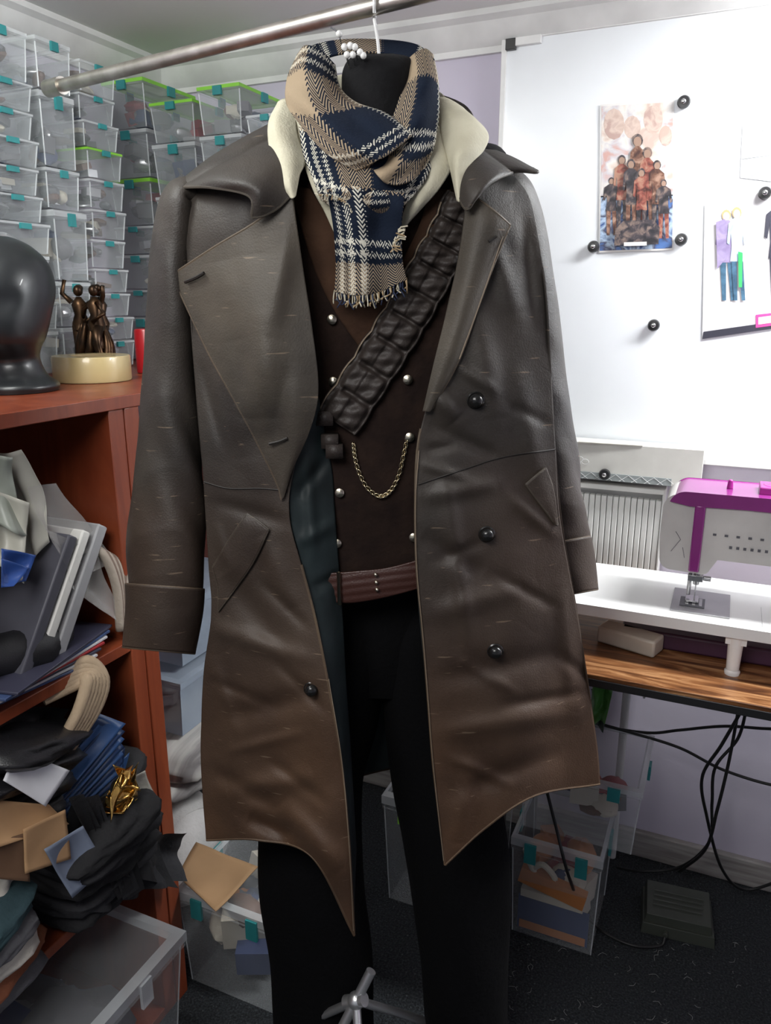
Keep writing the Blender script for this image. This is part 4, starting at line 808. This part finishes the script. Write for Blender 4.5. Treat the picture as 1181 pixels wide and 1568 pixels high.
for i in range(26):
    t_=i/25; p=Vector(at(612-12*t_+rs.uniform(-3,3),348+38*t_,.962)); k.tube([p,p+Vector((rs.uniform(.0,.012),-.003,rs.uniform(-.004,.004)))],.0009,5,rs.choice([0,1,0]))
for i in range(24):
    t_=i/23; p=Vector(at(486+66*t_,298+34*t_-12*math.sin(t_*3.1),.957)); k.tube([p,p+Vector((rs.uniform(-.003,.003),-.003,rs.uniform(-.008,.002)))],.0008,5,rs.choice([0,0,1]))
k.obj('fringe',[fabric('fringe_cream',(.6,.55,.42)),fabric('fringe_tan',(.38,.27,.15)),fabric('fringe_navy',(.02,.03,.07))],SC,sharp=0)

# ------------------------------------------------------------------ stand base
k=MB(); j0=Vector(at(545,1532,1.03)); tz=Vector(at(568,1487,1.04))
k.cyl(tz,j0+(j0-tz)*.9,.0085); k.ell(j0,.015); k.cyl(j0-Vector((.020,0,.012)),j0+Vector((.016,0,.009)),.011)
for tgt in [loc(.16,1.19,.012),loc(-.26,1.16,.012),loc(-.02,.82,.012)]:
    e=Vector(tgt); k.tube([j0,j0.lerp(e,.5)+Vector((0,0,.008)),e],.0075,10,smooth=16); k.cyl(e-Vector((0,0,.012)),e+Vector((0,0,.004)),.013)
k.obj('chrome_stand_base',pm('chrome',(.88,.88,.88),.34,.9),sharp=40)

# ------------------------------------------------------------------ pedal + cables
PC=onZ(1035,1410,.0); k=MB(); RP=Matrix.Rotation(.1,3,'Z')
k.box((PC[0],PC[1],.014),(.155,.120,.028),0,taper=1.04,rot=RP); k.box((PC[0],PC[1]-.002,.042),(.140,.100,.026),1,taper=1.06,rot=RP@Matrix.Rotation(.12,3,'X'))
for i in range(4): k.box((PC[0],PC[1]-.025+.014*i,.056+.0017*i),(.11,.0035,.002),1,rot=RP@Matrix.Rotation(.12,3,'X'))
k.cyl((PC[0]-.02,PC[1]-.075,.014),(PC[0]-.02,PC[1]-.055,.014),.006,mat=1)
k.obj('sewing_machine_foot_pedal',[pm('pedal_olive',(.05,.056,.045),.5),pm('pedal_dark',(.055,.062,.05),.5)],bevel=.006)
m_cab=pm('black_cable',(.012,.012,.012),.45)
def cable(pts): k=MB(); k.tube(pts,.0035,8,smooth=70); k.obj('power_cable',m_cab,sharp=0)
cable([onY(905,1110,1.72),onY(990,1122,1.72),onY(1040,1118,1.72),onY(1110,1112,1.72),onY(1200,1115,1.72),onY(1260,1090,1.74)])
cable([onY(905,1105,1.70),onY(960,1120,1.7),onY(1040,1145,1.7),onY(1110,1180,1.7),onY(1200,1205,1.7),onY(1280,1200,1.74)])
cable([onY(1145,1075,1.70),onY(1130,1130,1.7),onY(1095,1175,1.68),onY(1090,1230,1.68),onY(1085,1290,1.68),onY(1040,1328,1.74),onY(980,1334,1.74),onY(945,1328,1.76)])
cable([onY(1140,1080,1.6),onY(1105,1140,1.6),onY(1075,1190,1.62),onY(1082,1250,1.64),onY(1105,1330,1.70),onY(1140,1362,1.78),onY(1200,1345,1.78),onY(1260,1310,1.78)])
cable([onY(1130,1090,1.62),onY(1115,1170,1.62),onY(1098,1240,1.62),onY(1080,1300,1.64),onY(1040,1335,1.74)])
cable([onY(838,1215,1.43),onY(852,1270,1.43),onY(870,1340,1.43),onZ(895,1400,.02),onZ(925,1428,.006),onZ(970,1448,.006),onZ(1010,1448,.006),onZ(1018,1435,.02)])
k=MB(); pleat(k,onY(908,1050,1.5),onY(938,1055,1.5),(-.01,0,-.09),1.5,.008,0,2); pleat(k,onY(905,1055,1.52),onY(930,1050,1.52),(0,0,-.10),1.2,.008,1,4); k.obj('green_shopping_bag',[pm('green_film',(.08,.25,.05),.4),pm('dark_film',(.04,.06,.05),.4)],sharp=0,solid=.001)
k=MB(); rs=random.Random(9)
for i in range(55):
    p=Vector(onZ(rs.uniform(770,1180),rs.uniform(1440,1568),.003)); a=rs.uniform(0,6.3); l=rs.uniform(.003,.022)
    k.tube([p,p+Vector((math.cos(a)*l*.5,math.sin(a)*l*.5,.001)),p+Vector((math.cos(a+.6)*l,math.sin(a+.6)*l,0))],.0004,4,0,smooth=5)
k.obj('thread_scraps',pm('thread_grey',(.35,.35,.34),.8),sharp=0)

# ------------------------------------------------------------------ lights
def area(name,locn,target,sx,sy_,pw,col=(1,1,1)):
    l=bpy.data.lights.new(name,'AREA'); l.shape='RECTANGLE'; l.size=sx; l.size_y=sy_; l.energy=pw; l.color=col
    o=bpy.data.objects.new(name,l); bpy.context.collection.objects.link(o); o.location=locn; o.rotation_euler=(Vector(target)-Vector(locn)).to_track_quat('-Z','Y').to_euler(); return o
area('desk_strip_light',(.60,1.58,1.98),(.6,1.80,1.2),.9,.12,38,(.99,1,1))
area('ceiling_light',(-.45,-.05,1.98),(-.5,.9,.9),.7,.7,20,(1,.985,.965))
area('left_fill_light',(-.95,.60,1.99),(-1.25,1.3,1.4),.3,.3,9,(.97,1,.97))  # added fill lamp, unseen, to brighten the left wall and boxes
w=bpy.data.worlds.new('world'); bpy.context.scene.world=w; w.use_nodes=True
w.node_tree.nodes['Background'].inputs[0].default_value=(.82,.88,1,1); w.node_tree.nodes['Background'].inputs[1].default_value=.27
